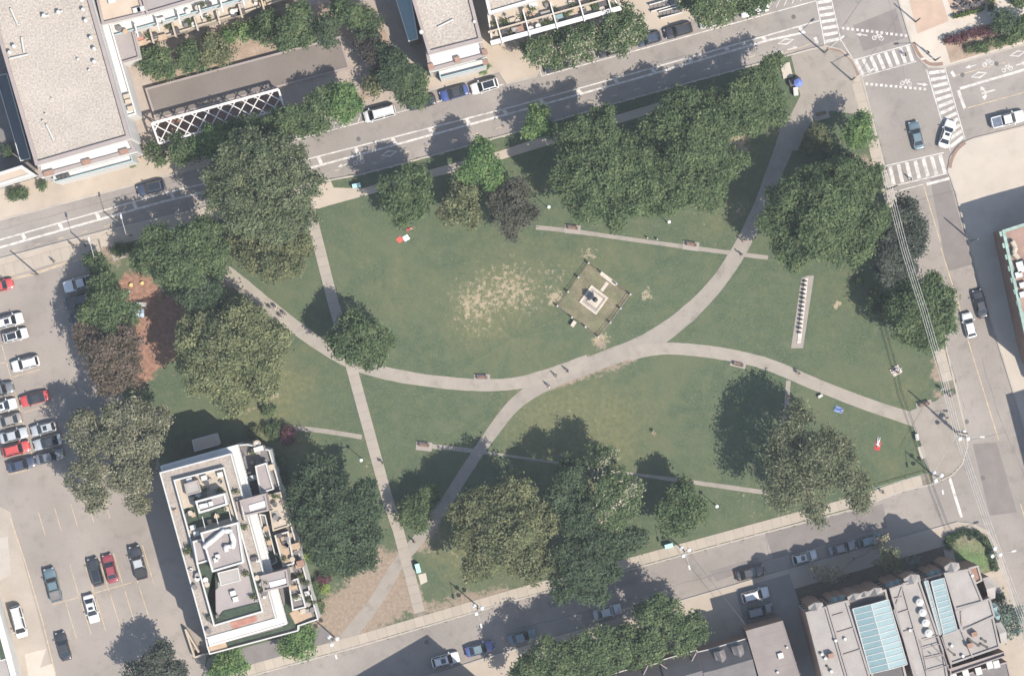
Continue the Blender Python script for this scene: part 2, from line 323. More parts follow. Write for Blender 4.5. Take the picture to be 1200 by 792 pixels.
def lawn_material():
    m = bpy.data.materials.new('worn_grass'); m.use_nodes = True; n = m.node_tree.nodes; l = m.node_tree.links; b = n['Principled BSDF']
    b.inputs['Roughness'].default_value = .95; b.inputs['Specular IOR Level'].default_value = .1
    g = n.new('ShaderNodeNewGeometry'); at = n.new('ShaderNodeVertexColor'); at.layer_name = 'wear'; sp = n.new('ShaderNodeSeparateColor'); l.new(at.outputs[0], sp.inputs[0])
    def noise(sc, det=4, rough=.6):
        t = n.new('ShaderNodeTexNoise'); t.inputs['Scale'].default_value = sc; t.inputs['Detail'].default_value = det; t.inputs['Roughness'].default_value = rough; l.new(g.outputs['Position'], t.inputs['Vector']); return t.outputs[0]
    def rng(x, a, c, lo=0., hi=1.):
        r = n.new('ShaderNodeMapRange'); r.inputs[1].default_value = a; r.inputs[2].default_value = c; r.inputs[3].default_value = lo; r.inputs[4].default_value = hi; l.new(x, r.inputs[0]); return r.outputs[0]
    def mix(f, a, c):
        x = n.new('ShaderNodeMix'); x.data_type = 'RGBA'
        l.new(f, x.inputs[0])
        for s_, v in ((6, a), (7, c)):
            if isinstance(v, tuple): x.inputs[s_].default_value = (*v, 1)
            else: l.new(v, x.inputs[s_])
        return x.outputs[2]
    def add(a, c):
        x = n.new('ShaderNodeMath'); x.operation = 'ADD'
        for i, v in enumerate((a, c)):
            if isinstance(v, float): x.inputs[i].default_value = v
            else: l.new(v, x.inputs[i])
        return x.outputs[0]
    col = mix(rng(noise(.11, 5), .35, .65), (.034, .055, .032), (.050, .069, .038))
    col = mix(rng(noise(.45, 5, .7), .46, .66), col, (.066, .077, .045))
    col = mix(rng(noise(.055, 6, .65), .52, .68, 0, .6), col, (.080, .086, .048))
    col = mix(rng(noise(3.2, 3, .7), .35, .72, 0, .7), col, (.080, .092, .056))
    col = mix(rng(noise(1.6, 4, .8), .60, .70, 0, .9), col, (.135, .126, .080))
    col = mix(rng(noise(.8, 7, .75), .50, .66, 0, .7), col, (.072, .086, .044))
    col = mix(rng(noise(4.5, 3, .6), .705, .74, 0, .85), col, (.24, .225, .18))       # straw flecks all over
    th = n.new('ShaderNodeMath'); th.operation = 'MULTIPLY'; th.inputs[1].default_value = .5; l.new(at.outputs[1], th.inputs[0])
    col = mix(rng(add(noise(.35, 6, .7), th.outputs[0]), .52, .92, 0, .85), col, mix(rng(noise(1.3, 5, .75), .4, .66), (.074, .083, .042), (.118, .112, .060)))
    sc = n.new('ShaderNodeMath'); sc.operation = 'MULTIPLY'; sc.inputs[1].default_value = .30; l.new(sp.outputs[0], sc.inputs[0])
    col = mix(rng(add(noise(1.15, 8, .80), sc.outputs[0]), .66, .735), col, (.225, .185, .125))
    sd_ = n.new('ShaderNodeMath'); sd_.operation = 'MULTIPLY'; sd_.inputs[1].default_value = .38; l.new(sp.outputs[1], sd_.inputs[0])
    col = mix(rng(add(noise(.9, 8, .82), sd_.outputs[0]), .69, .80), col, mix(rng(noise(2.0, 4), .35, .7), (.150, .116, .088), (.215, .170, .128)))
    sm = n.new('ShaderNodeMath'); sm.operation = 'MULTIPLY'; sm.inputs[1].default_value = .5; l.new(sp.outputs[2], sm.inputs[0])
    col = mix(rng(add(noise(.8, 8, .8), sm.outputs[0]), .70, .86), col, mix(rng(noise(1.6, 4), .35, .7), (.135, .070, .050), (.225, .140, .10)))
    l.new(col, b.inputs['Base Color'])
    bp = n.new('ShaderNodeBump'); bp.inputs['Strength'].default_value = .5; bp.inputs['Distance'].default_value = .12; l.new(noise(5, 4, .8), bp.inputs['Height']); l.new(bp.outputs[0], b.inputs['Normal'])
    return m
M_LAWN = lawn_material(); me.materials.append(M_LAWN)

# ------------------------------------------------------------------ car park and drive
lot = sheet('car_park', [(-400, 440), (-100, 352), (0, 324), (110, 295), (113, 330), (104, 420), (150, 470), (186, 540), (212, 640), (243, 760), (236, 806), (-400, 985)], -.02, .012, M_LOT)
M_DRIVE = mat('drive_concrete', (.225, .194, .16), .92, .10, .3, .1, 6, col2=(.25, .215, .175))
drive = sheet('driveway', [(-400, 700), (-200, 600), (-60, 560), (12, 600), (66, 800), (60, 850), (-400, 975)], -.01, .016, M_DRIVE)
sheet('driveway', [(29, 766), (54, 760), (47, 782), (61, 777), (68, 800), (36, 808)], 0, .021, M_CONC2)
sheet('driveway', [(-30, 640), (9, 628), (13, 673), (0, 680), (-30, 690)], 0, .021, mat('drive_pale', (.27, .24, .205), .9, .08, .4, .06, 7))

# ------------------------------------------------------------------ paths
def path(name, px, width_px, z, m, k=6, taper=None):
    line = catmull([P(*p) for p in px], k); n = len(line)
    wd = [width_px*S]*n if taper is None else [S*float(np.interp(i/(n-1), [t for t, _ in taper], [v for _, v in taper])) for i in range(n)]
    # slightly ragged edges where the turf creeps in
    wd = [x*(1+random.uniform(-.035, .035)) for x in wd]
    mb = MB(); strip(mb, line, wd, z); return structure(mb.build(name, m))
path('path', PATH_C, 17, .020, M_PATHG, 8, [(0, 20), (.1, 15), (.35, 13), (.5, 17), (.62, 22), (.72, 18), (.85, 17), (1, 26)])
path('path', PATH_B, 15, .024, M_PATH, 8, [(0, 18), (.3, 15), (.8, 14), (.9, 15), (1, 18)])
path('path', PATH_D, 14, .028, M_PATH, 8, [(0, 17), (.1, 14), (.9, 14.5), (1, 17)])
path('path', PATH_E, 5, .016, M_PATHG, 6)
for pf in PATH_F: path('path', pf, 5.5, .016, M_PATHG, 5, [(0, 5.5), (.2, 5.5), (.32, 2.6), (.62, 2.6), (.74, 5), (1, 5.5)] if len(pf) == 6 else None)
PLAZA = [(908, 180), (915, 158), (938, 112), (927, 66), (952, 59), (969, 58), (986, 62), (996, 71), (1003, 84), (1001, 95), (1010, 130), (1003, 134), (974, 130), (954, 138), (944, 155), (935, 176)]
sheet('plaza', PLAZA, 0, .026, M_PATHG)
CORNER = [(1066, 482), (1085, 473), (1096, 470), (1112, 458), (1121, 463), (1130, 500), (1132.5, 522), (1127, 542), (1116, 554), (1094, 565.5), (1092, 556), (1083, 540), (1078, 515), (1071, 503)]
sheet('plaza', CORNER, 0, .034, M_PATHG)
sheet('path', [(371, 216), (388, 213), (391, 220), (425, 221), (448, 214), (470, 208), (472, 216), (440, 226), (385, 241), (372, 245), (363, 243)], 0, .022, M_CONCN)
sheet('path', [(583, 178), (622, 165), (627, 175), (588, 187)], 0, .022, M_CONCN)
sheet('path', [(470, 208), (583, 178), (588, 187), (472, 217)], 0, .018, M_CONCN)
sheet('path', [(622, 165), (800, 112), (803, 121), (627, 175)], 0, .018, M_CONCN)

def slabs(name, px, width_px, length, z, m, rows=1, gap=.035):
    """a pavement of separate concrete slabs laid along a line"""
    line = [P(*p) for p in px]; base = MB(); strip(base, line, width_px*S, z-.02); root = structure(base.build(name, mat('joint_sand', (.13, .112, .09), .95)))
    st = resample(line, length); wrow = width_px*S/rows
    sm = MB(); sm.box((0, 0, -.01), (length-gap, wrow-gap, .05)); sme = sm.mesh('slab', m)
    k = 0
    for a, b in zip(st, st[1:]):
        mid = (a+b)/2; d = (b-a).normalized(); nrm = Vector((-d.y, d.x)); ang = math.atan2(d.y, d.x)
        for r in range(rows):
            q = mid+nrm*((r-(rows-1)/2)*wrow)
            inst('slab', sme, root, (q.x, q.y, z+random.uniform(-.004, .004)), ang)
    return root
slabs('path', PATH_A, 13, 1.55, .036, mat('slab_path', (.212, .186, .156), .92, .05, .4, .06, 8, rnd=.045))
slabs('pavement', [(-40, 885), (300, 782.5), (421, 749), (600, 696.5), (750, 656), (900, 615), (1000, 588), (1062, 567.5), (1090, 560)], 12, 1.6, .03, mat('slab_walk', (.245, .212, .172), .92, .05, .4, .06, 8, rnd=.05))
slabs('pavement', [(1004, 97), (1017, 146), (1030, 196), (1052, 262), (1076, 335), (1099, 402), (1113, 456)], 12, 1.6, .03, mat('slab_walk', (.25, .215, .175)))
slabs('pavement', [(-60, 337), (0, 319.5), (60, 302), (118, 287)], 15, 1.6, .03, mat('slab_walk', (.25, .215, .175)))
sheet('pavement', [(118, 277), (125, 273), (371, 217), (373, 228), (245, 258), (128, 290)], 0, .024, M_CONC)

# ------------------------------------------------------------------ road paint (children of the road)
ZR = -.136
def line(px, w_m, m=M_WHITE, name='lane_line', z=ZR, parent=road, k=0):
    pts = [P(*p) for p in px]
    if k: pts = catmull(pts, k)
    mb = MB(); strip(mb, pts, w_m, z); return mb.build(name, m, parent)
def at_x(poly, x):
    for (x1, y1), (x2, y2) in zip(poly, poly[1:]):
        if min(x1, x2) <= x <= max(x1, x2): return y1+(y2-y1)*(x-x1)/(x2-x1)
BUF_LO = [(-300, 374), (-100, 318), (0, 290), (192, 236), (367, 196), (600, 132.5), (750, 91), (900, 47.5), (944, 38)]
BUF_UP = [(-300, 365), (-100, 309), (0, 281), (192, 226.5), (355, 188), (600, 125.5), (750, 84), (900, 41.5), (960, 24.5)]
line(BUF_LO, .34); line(BUF_UP, .22)
x = -60
while x < 940:
    line([(x-1.2, at_x(BUF_UP, x-1.2)), (x+3, at_x(BUF_LO, x+3))], .58, name='buffer_tick', z=ZR+.003); x += 43.4
LANE_N = [(346, 164), (470, 131), (590, 99)]; line(LANE_N, .16); line([(635, 89.5), (760, 55.5), (900, 16.5), (957, 1)], .16)
line([(346, 164), (351, 146)], .14); line([(635, 89.5), (631, 77)], .14)
for k in range(6): xx = 372+k*9.5; line([(xx, at_x(LANE_N, xx)-1), (xx+5, at_x(LANE_N, xx)-14)], .12, name='hatch_line')
for k in range(5): xx = 900+k*9.5; line([(xx, 12-(k*2.6)), (xx+5, 12-(k*2.6)-11)], .12, name='hatch_line')
x = -40
MID = [(a[0], (a[1]+b)/2+1.5) for a, b in [((p[0], at_x(K_NS, p[0])), p[1]) for p in BUF_LO]]
while x < 900:
    line([(x, at_x(MID, x)), (x+7, at_x(MID, x+7))], .13, M_YEL, 'centre_dash'); x += 27
line([(900, 69.5), (955, 50)], .12, M_YEL); line([(955, 44), (958, 51)], .5)
line([(900, 74.5), (960, 59)], .1)
def crosswalk(a0, a1, b0, b1, n, bw, skip=()):
    """two border lines a0-a1 and b0-b1, n bars between"""
    line([a0, a1], .16, name='crosswalk_edge'); line([b0, b1], .16, name='crosswalk_edge')
    for i in range(n):
        if i in skip: continue
        t = (i+.5)/n; p = (a0[0]+(a1[0]-a0[0])*t, a0[1]+(a1[1]-a0[1])*t); q = (b0[0]+(b1[0]-b0[0])*t, b0[1]+(b1[1]-b0[1])*t)
        p2 = (p[0]+(q[0]-p[0])*.06, p[1]+(q[1]-p[1])*.06); q2 = (q[0]+(p[0]-q[0])*.06, q[1]+(p[1]-q[1])*.06)
        line([p2, q2], bw, name='crosswalk_stripe', z=ZR+.003)
crosswalk((955, -8), (967, 53), (972, -10), (986, 49), 8, .52)
crosswalk((998, 71.5), (1068, 52), (1008, 90.5), (1074, 72), 8, .58)
crosswalk((1086, 82), (1114, 177), (1107.5, 80), (1131, 163), 12, .54)
crosswalk((1038, 194.5), (1106, 179), (1043, 219), (1113, 202.5), 7, .6)
line([(987, 49), (1000, 70)], .12)
def dotted(a, b, n):
    for i in range(n):
        t = i/(n-1); p = (a[0]+(b[0]-a[0])*t, a[1]+(b[1]-a[1])*t); line([(p[0]-1.5, p[1]), (p[0]+1.5, p[1]+.3)], .42, name='dotted_mark')
dotted((988, 33), (1062, 42), 14); dotted((1016, 98.5), (1084, 104.5), 13)
def arrow(x, y, ang, s=1.0):
    c, sn = math.cos(ang), math.sin(ang); o = P(x, y)
    pts = [(-.9, .09), (.15, .09), (.15, .33), (.95, 0), (.15, -.33), (.15, -.09), (-.9, -.09)]
    mb = MB(); mb.face([(o.x+s*(a*c-b*sn), o.y+s*(a*sn+b*c), ZR) for a, b in reversed(pts)]); mb.build('arrow_mark', M_WHITE, road)
def ring(mb, c, r, w, n=14):
    for i in range(n):
        a, b = 2*math.pi*i/n, 2*math.pi*(i+1)/n
        mb.face([(c[0]+q*math.cos(t), c[1]+q*math.sin(t), ZR) for q, t in ((r-w, a), (r, a), (r, b), (r-w, b))])
def bike(x, y, ang, s=1.0):
    mb = MB(); c = Vector((0, 0))
    for dx in (-.55, .55): ring(mb, (dx*s, -.25*s), .36*s, .12*s)
    for a, b in (((-.55, -.25), (-.1, .25)), ((-.1, .25), (.45, .3)), ((-.1, .25), (.1, -.25)), ((.1, -.25), (.45, .3)), ((.45, .3), (.55, -.25)), ((.45, .3), (.5, .5)), ((-.2, .38), (0, .38))):
        strip(mb, [Vector(a)*s, Vector(b)*s], .12*s, ZR+.0008)
    o = P(x, y); ca, sa = math.cos(ang), math.sin(ang)
    for i, v in enumerate(mb.v): mb.v[i] = Vector((o.x+v.x*ca-v.y*sa, o.y+v.x*sa+v.y*ca, v.z))
    mb.build('bike_mark', M_WHITE, road)
def diamond(x, y, ang, L=1.45, Wd=.55):
    o = P(x, y); ca, sa = math.cos(ang), math.sin(ang); mb = MB()
    q = [(-L, 0), (0, -Wd), (L, 0), (0, Wd)]; qi = [(a*.74, b*.6) for a, b in q]
    f = lambda p: (o.x+p[0]*ca-p[1]*sa, o.y+p[0]*sa+p[1]*ca, ZR)
    for i in range(4): j = (i+1) % 4; mb.face([f(q[i]), f(q[j]), f(qi[j]), f(qi[i])])
    mb.build('diamond_mark', M_WHITE, road)
A15 = R(15.5)
for x, y in ((921, 49), (1147.5, 88), (1193, 63), (456, 180)): diamond(x, y, A15)
for x, y, a in ((911, 62, A15), (1029, 43, -.1), (1062, 96, -.1), (1157.6, 73, A15), (1180, 79.5, A15), (420, 188, A15)): bike(x, y, a, 1.05)
for x, y, a in ((1010, 41, math.pi-.12), (1081, 99, -.1), (1138, 78, math.pi+A15), (929, 57, A15), (1197, 75, A15), (402, 194, math.pi+A15)): arrow(x, y, a)
def turn_arrow(x, y, ang, s=1.0):
    o = P(x, y); ca, sa = math.cos(ang), math.sin(ang); mb = MB()
    for k, poly in enumerate(([(-.9, -.11), (1.3, -.11), (1.3, .11), (-.9, .11)], [(-.3, .11), (-.05, .11), (-.55, .6), (-.75, .55)], [(-.75, -.55), (-.55, -.6), (-.05, -.11), (-.3, -.11)], [(-1.0, .45), (-.15, .5), (-.7, 1.15)], [(-1.0, -.45), (-.7, -1.15), (-.15, -.5)])):
        mb.face([(o.x+s*(a*ca-b*sa), o.y+s*(a*sa+b*ca), ZR+k*.0006) for a, b in poly])
    mb.build('turn_arrow', M_WHITE, road)
turn_arrow(1157, 108, A15, 1.05)
line([(1123, 106), (1131, 128)], .5, name='stop_bar'); line([(1113, 560), (1127, 606)], .46, name='stop_bar')
line([(1131, 127.5), (1200, 108.6), (1320, 75)], .12, M_YEL); line([(1125, 104), (1200, 82), (1320, 48)], .42); line([(1121, 88.5), (1178, 73.5)], .1, M_YEL)
line([(1115, 84), (1119, 90)], .5, name='stop_bar')
line([(1082, 216), (1102, 283)], .15, M_YEL); line([(1102.5, 290), (1123.5, 356), (1135, 400), (1171, 517)], .15, M_YEL)
line([(1047, 225.5), (1082, 216)], .12); line([(1086, 216), (1113, 209)], .45, name='stop_bar')
line([(1196, 590), (1230, 700), (1290, 880)], .15, M_YEL)
# tactile plates and darker repaired strips
for px in ([(969, 56), (986, 60.5), (999, 72), (1006, 89)], [(1070, 50), (1077, 64), (1089, 75), (1105, 75)], [(1113, 197), (1115.5, 186), (1122, 175), (1131, 167)]):
    mb = MB(); strip(mb, catmull([P(*p) for p in px], 5), .55, .04); mb.build('tactile_plate', M_RUST, pav_ne if px[0][0] == 1070 else (pav_e if px[0][0] == 1113 else pav_park))
for poly in ([(832, 669), (887, 653), (893, 662), (840, 681)], [(897, 625), (1035, 590), (1040, 618), (906, 655)], [(1000, 30), (1050, 10), (1060, 45), (1012, 60)], [(1090, 210), (1110, 204), (1118, 232), (1140, 310), (1110, 318)], [(250, 205), (330, 183), (336, 192), (255, 214)], [(640, 705), (760, 672), (764, 679), (645, 712)], [(1140, 520), (1168, 518), (1192, 600), (1160, 604)]):
    mb = MB(); mb.prism(WP(poly), ZR-.003, ZR-.001); mb.build('asphalt_patch', M_ASPH2, road)
M_TAR = mat('crack_tar', (.075, .07, .067), .8, .1, 2, .1, 10)
for px in ([(300, 775), (420, 740), (560, 700), (640, 680), (760, 648)], [(600, 737), (700, 712), (840, 672), (925, 650)], [(900, 672), (960, 655), (1040, 632)], [(897, 625), (903, 652)], [(1045, 250), (1060, 240), (1150, 215)], [(1095, 520), (1150, 512), (1180, 505)], [(1085, 480), (1105, 470)], [(0, 270), (150, 228), (330, 178)], [(620, 115), (780, 72), (900, 40)], [(1040, 0), (1050, 40), (1062, 90)], [(1012, 100), (1030, 165), (1040, 195)], [(1130, 480), (1115, 430), (1100, 390)], [(1150, 420), (1170, 485), (1200, 560)]):
    pts = catmull([P(a+random.uniform(-1.5, 1.5), b+random.uniform(-1, 1)) for a, b in px], 7); pts = [p+Vector((random.uniform(-.12, .12), random.uniform(-.12, .12), 0)) for p in pts]
    mb = MB(); strip(mb, pts, [random.uniform(.03, .09) for _ in pts], ZR-.0005); mb.build('tar_seam', M_TAR, road)
def manhole(x, y, r, z):
    mb = MB(); o = P(x, y); mb.prism([(o.x+r*math.cos(t*math.pi/8), o.y+r*math.sin(t*math.pi/8)) for t in range(16)], z-.02, z); mb.build('manhole_cover', M_IRON, road)
for x, y in ((1133, 494), (870, 688), (1040, 700), (420, 163), (930, 20), (1135, 238), (1168, 75), (1128, 88), (642, 98), (500, 752), (1078, 20), (1152, 560)): manhole(x, y, .38, ZR+.002)

# car park paint (children of the car park / drive)
def lotline(a, b, w_=.11, parent=None, z=.016): return line([a, b], w_, M_YEL, 'bay_line', z, parent or lot)
line([(-40, 340), (0, 330), (40, 321), (78, 308)], .45, mat('weed_strip', (.27, .22, .16), .9, .2, 1.5, .2, 8), 'worn_strip', .015, lot); line([(85, 306), (100, 301)], .45, mat('weed_strip', (.27, .22, .16)), 'worn_strip', .015, lot)
lotline((2, 404), (38, 535))
for (x, y) in ((3, 404), (8, 424), (17, 455), (20, 462), (27, 481), (32, 500)): lotline((x-40, y+11), (x, y))
for (x, y) in ((14, 442), (23, 466), (28, 483), (36, 524)): lotline((x, y), (x+33, y-9))
for a, b in (((10, 556), (35, 550)), ((64, 364), (70, 362))): lotline(a, b)
for k in range(5): lotline((45+k*19, 600-k*5), (53+k*19, 627-k*5))
for k in range(6): lotline((82+k*17, 662-k*4.6), (95+k*17, 706-k*4.6)); lotline((77+k*17, 706-k*4.6), (90+k*17, 748-k*4.6))
lotline((62, 708), (155, 682))
line([(12, 606), (30, 660), (50, 728), (66, 794), (72, 815)], .16, M_YEL, 'bay_line', .026, drive)
# ------------------------------------------------------------------ trees and shrubs
LEAF = {'silver': (.112, .126, .076), 'sage': (0.085, 0.105, 0.059), 'umber': (0.068, 0.068, 0.051), 'green': (0.069, 0.099, 0.048), 'bright': (0.085, 0.140, 0.054), 'olive': (0.102, 0.114, 0.060), 'pale': (0.113, 0.128, 0.066), 'dark': (0.049, 0.072, 0.042),
        'greyg': (0.117, 0.121, 0.078), 'slate': (0.057, 0.067, 0.053), 'purple': (0.060, 0.055, 0.049), 'brown': (0.096, 0.078, 0.058), 'red': (0.085, 0.042, 0.045), 'blue': (0.092, 0.122, 0.102), 'lime': (0.163, 0.213, 0.067), 'straw': (0.208, 0.188, 0.127)}
M_BARK = mat('bark', (.11, .088, .068), .95, .3, 2, .25, 12)
M_BLOSSOM = leafmat('blossom', (.27, .26, .18), .3, .3)
def rand_dirs(n, zmin=-.35):
    d = RNG.normal(size=(int(n*2.2)+20, 3)); d /= np.linalg.norm(d, axis=1)[:, None]; d = d[d[:, 2] > zmin]; return d[:n]
def crown_arrays(lobes, dens, leaf, k, puff, inner=.25):
    """lobes: (x,y,z,r,rz).  Returns leaf centres and normals: lumpy shells of small leaf sprays"""
    cen, nor = [], []
    for li, (x, y, z, r, rz) in enumerate(lobes):
        n = int(2*math.pi*r*r*1.35*dens)+6
        d = rand_dirs(n); n = len(d)
        ph = RNG.uniform(0, 6.28, 6); fr = RNG.uniform(2.2, 5.0, 6)
        lump = 1+.10*np.sin(fr[0]*d[:, 0]*2+ph[0])*np.sin(fr[1]*d[:, 1]*2+ph[1])+.09*np.sin(fr[2]*d[:, 2]*3+ph[2]+fr[3]*d[:, 0]*2)
        rad = lump*(1-np.abs(RNG.normal(0, .10, n))); deep = RNG.random(n) < inner; rad[deep] *= RNG.uniform(.45, .9, deep.sum())
        c = np.stack([x+d[:, 0]*r*rad, y+d[:, 1]*r*rad, z+d[:, 2]*rz*rad], 1)
        keep = np.ones(n, bool)
        for lj, (x2, y2, z2, r2, rz2) in enumerate(lobes):
            if lj == li: continue
            q = ((c[:, 0]-x2)/r2)**2+((c[:, 1]-y2)/r2)**2+((c[:, 2]-z2)/rz2)**2; keep &= ~((q < .40) & (RNG.random(n) < .9))
        c = c[keep]; d = d[keep]; m = len(c)
        cc = np.repeat(c, k, 0)+RNG.normal(0, 1, (m*k, 3))*np.array([puff, puff, puff*.55]); dd = np.repeat(d, k, 0)
        nn = dd*.55+np.array([0, 0, .55])+RNG.normal(0, .42, (m*k, 3)); nn /= np.linalg.norm(nn, axis=1)[:, None]
        cen.append(cc); nor.append(nn)
    return np.concatenate(cen), np.concatenate(nor)
def leaf_mesh(name, cen, nor, size, mats, flower=0.0):
    n = len(cen); a = np.cross(nor, RNG.normal(size=(n, 3))); a /= np.linalg.norm(a, axis=1)[:, None]+1e-9; b = np.cross(nor, a)
    s = (size*RNG.uniform(.65, 1.35, n))[:, None]; cl_n = np.sin(cen[:, 0]*1.7+cen[:, 2])*np.sin(cen[:, 1]*1.5+1.3*cen[:, 2])+.6*np.sin(cen[:, 0]*.6-cen[:, 1]*.8); fm = RNG.random(n) < flower*2.4*np.clip(cl_n+.25, 0, 1); s[fm] *= .8
    V = np.empty((n, 4, 3), np.float32)
    V[:, 0] = cen-a*s; V[:, 1] = cen-b*s*.55-a*s*.1; V[:, 2] = cen+a*s+nor*s*-.12; V[:, 3] = cen+b*s*.55-a*s*.1
    me = bpy.data.meshes.new(name); me.vertices.add(n*4); me.vertices.foreach_set('co', V.reshape(-1)); me.loops.add(n*4); me.polygons.add(n)
    me.loops.foreach_set('vertex_index', np.arange(n*4, dtype=np.int32)); me.polygons.foreach_set('loop_start', np.arange(0, n*4, 4, dtype=np.int32)); me.polygons.foreach_set('loop_total', np.full(n, 4, np.int32))
    for m in mats: me.materials.append(m)
    if flower: me.polygons.foreach_set('material_index', fm.astype(np.int32))
    me.update(); me.validate(); return me
def bent(mb, p0, p1, r0, r1, seg=3, wob=.12, n=6):
    p0, p1 = Vector(p0), Vector(p1); L = (p1-p0).length; prev = p0
    for i in range(1, seg+1):
        t = i/seg; q = p0.lerp(p1, t)+(Vector((random.uniform(-1, 1), random.uniform(-1, 1), random.uniform(-.3, .5)))*wob*L*(0 if i == seg else 1)*.5)
        mb.tube(prev, q, r0+(r1-r0)*(i-1)/seg, r0+(r1-r0)*t, n, caps=(i == seg)); prev = q
def tree(label, lobes_px, kind='green', h=12.0, name='deciduous_tree', group=None, dens=.85, leaf=.22, k=28, puff=.40, flower=0.0, inner=.25, trans=.33, cat='tree', flat=.75, bare=False):
    """lobes_px: (px, py, r_px) as the crown shows in the photo; h is the height of the top"""
    h = h*1.18 if h > 7 else h; rmax = max(l[2] for l in lobes_px)*S; W = []
    cxp = sum(l[0]*l[2]**2 for l in lobes_px)/sum(l[2]**2 for l in lobes_px); cyp = sum(l[1]*l[2]**2 for l in lobes_px)/sum(l[2]**2 for l in lobes_px)
    spread = max(math.hypot(l[0]-cxp, l[1]-cyp)+l[2] for l in lobes_px)
    for (x, y, r) in lobes_px:
        rr = r*S; off = math.hypot(x-cxp, y-cyp)/max(1, spread)
        rz = rr*flat if rr > 1.2 else rr*.95
        zc = max(rz*.8+.25, h*(1-.45*off**1.5)-rz*(.95+random.uniform(0, .15))); zc = max(zc, min(h*.42, h-rz))
        p = P(x, y, zc); W.append((p.x, p.y, zc, rr, rz))
    big = list(W)
    for (x, y, z, r, rz) in big:                 # boughs: smaller lumps standing out of each lobe, with dark gaps between
        if r < 1.6: continue
        for _ in range(int(3+r*1.1)):
            a = random.uniform(0, 6.283); e = random.uniform(-.15, 1.2); f_ = random.uniform(.50, .92); q = r*random.uniform(.18, .40)
            W.append((x+r*f_*math.cos(e)*math.cos(a), y+r*f_*math.cos(e)*math.sin(a), max(q, z+rz*f_*math.sin(e)), q, q*.85))
    W = [(x, y, z, r*(.82 if i < len(big) and r > 1.6 else 1), rz*(.82 if i < len(big) and r > 1.6 else 1)) for i, (x, y, z, r, rz) in enumerate(W)]
    bz = sum(w_[2]*w_[3] for w_ in W)/sum(w_[3] for w_ in W); b = P(cxp, cyp, bz); base = Vector((b.x, b.y, 0))
    root = empty(name, base, label, cat, group)
    tb = MB(); rt = max(.06, h*.026)
    zfork = max(.3, min(bz*.55, h*.35)); fork = base+Vector((random.uniform(-.3, .3)*rt*3, random.uniform(-.3, .3)*rt*3, zfork))
    bent(tb, base-Vector((0, 0, .05)), fork, rt*1.35, rt*.85, 3, .06, 8)
    for w_ in big:
        tip = Vector((w_[0], w_[1], w_[2]+w_[4]*.25)); bent(tb, fork, tip, rt*.55, rt*.14, 3, .16)
        for q in range(3 if h > 4 else 1):
            d = Vector((random.uniform(-1, 1), random.uniform(-1, 1), random.uniform(-.1, .8))).normalized(); st = fork.lerp(tip, random.uniform(.55, .95))
            bent(tb, st, st+d*w_[3]*.75, rt*.18, rt*.04, 2, .2, 4)
    tb.build('trunk', M_BARK, root)
    cen, nor = crown_arrays(W, dens, leaf, k, puff, inner)
    cen = cen[cen[:, 2] > .12] if True else cen
    nor = nor[:len(cen)]
    me = leaf_mesh('crown', cen-np.array(base), nor, leaf, [leafmat('leaf_'+kind+('_t%d' % int(trans*100)), LEAF[kind], trans)]+([M_BLOSSOM] if flower else []), flower)
    o = bpy.data.objects.new('crown', me); C.objects.link(o); o.parent = root
    return root
def shrub(label, x, y, r, kind='green', h=1.6, **kw):
    rr = r; L = [(x+random.uniform(-.3, .3)*rr, y+random.uniform(-.3, .3)*rr, rr*random.uniform(.55, .8)) for _ in range(3)]
    return tree(label, L, kind, h, name=kw.pop('name', 'shrub'), cat='shrub', dens=kw.pop('dens', 3.0), leaf=.15, k=12, puff=.2, **kw)

PT = 'trees in the park'
tree('broad grey-green tree overhanging the bike lane beside the straight concrete path', [(312, 196, 40), (272, 222, 34), (340, 222, 36), (300, 246, 40), (282, 186, 26), (344, 250, 26), (330, 182, 26), (258, 206, 22), (320, 262, 24)], 'sage', 14.5, group=PT)
tree('light olive crown beside the straight path, next to the broad grey-green tree', [(318, 286, 34), (348, 288, 22), (292, 296, 26), (322, 312, 22), (345, 310, 14)], 'olive', 10, group=PT)
tree('rich green lumpy tree beside the playground and the bike lane', [(184, 292, 26), (212, 288, 26), (238, 280, 28), (168, 306, 14), (202, 316, 24), (252, 300, 22), (222, 312, 20)], 'green', 11, group=PT)
tree('dark green tree between the playground and the curved path end', [(236, 340, 22), (218, 332, 18), (248, 352, 14), (228, 356, 14)], 'dark', 9, group=PT)
tree('large pale yellow-green tree on the lawn next to the terraced apartment block', [(242, 392, 34), (284, 384, 36), (252, 432, 36), (298, 428, 38), (318, 400, 24), (272, 460, 26), (232, 420, 24), (310, 454, 18), (270, 410, 34)], 'pale', 12.5, group=PT, dens=.8)
tree('green tree leaning over the parked white pickup at the car park edge', [(128, 358, 26), (108, 366, 16), (146, 372, 18), (122, 334, 16), (126, 380, 16)], 'green', 9, group=PT)
tree('small shrubby green tree at the car park corner by the sidewalk', [(113, 312, 12), (120, 322, 10), (107, 306, 8)], 'green', 5, group=PT)
tree('thin brown-leaved tree between the car park and the red mulch', [(122, 412, 32), (150, 436, 24), (106, 398, 20), (126, 446, 22), (146, 400, 20)], 'brown', 10, group=PT, dens=.7, inner=.5)
tree('large grey-green blossoming tree overhanging the car park bays', [(100, 508, 26), (146, 494, 30), (182, 490, 20), (128, 536, 32), (158, 556, 28), (98, 560, 22), (114, 584, 14), (160, 590, 14), (176, 520, 18)], 'greyg', 11, group=PT, flower=.10)
tree('light-topped green tree with jagged edge beside the teal bin', [(468, 222, 20), (486, 208, 16), (480, 244, 18), (460, 240, 14), (492, 226, 14), (470, 258, 8)], 'green', 9.5, group=PT)
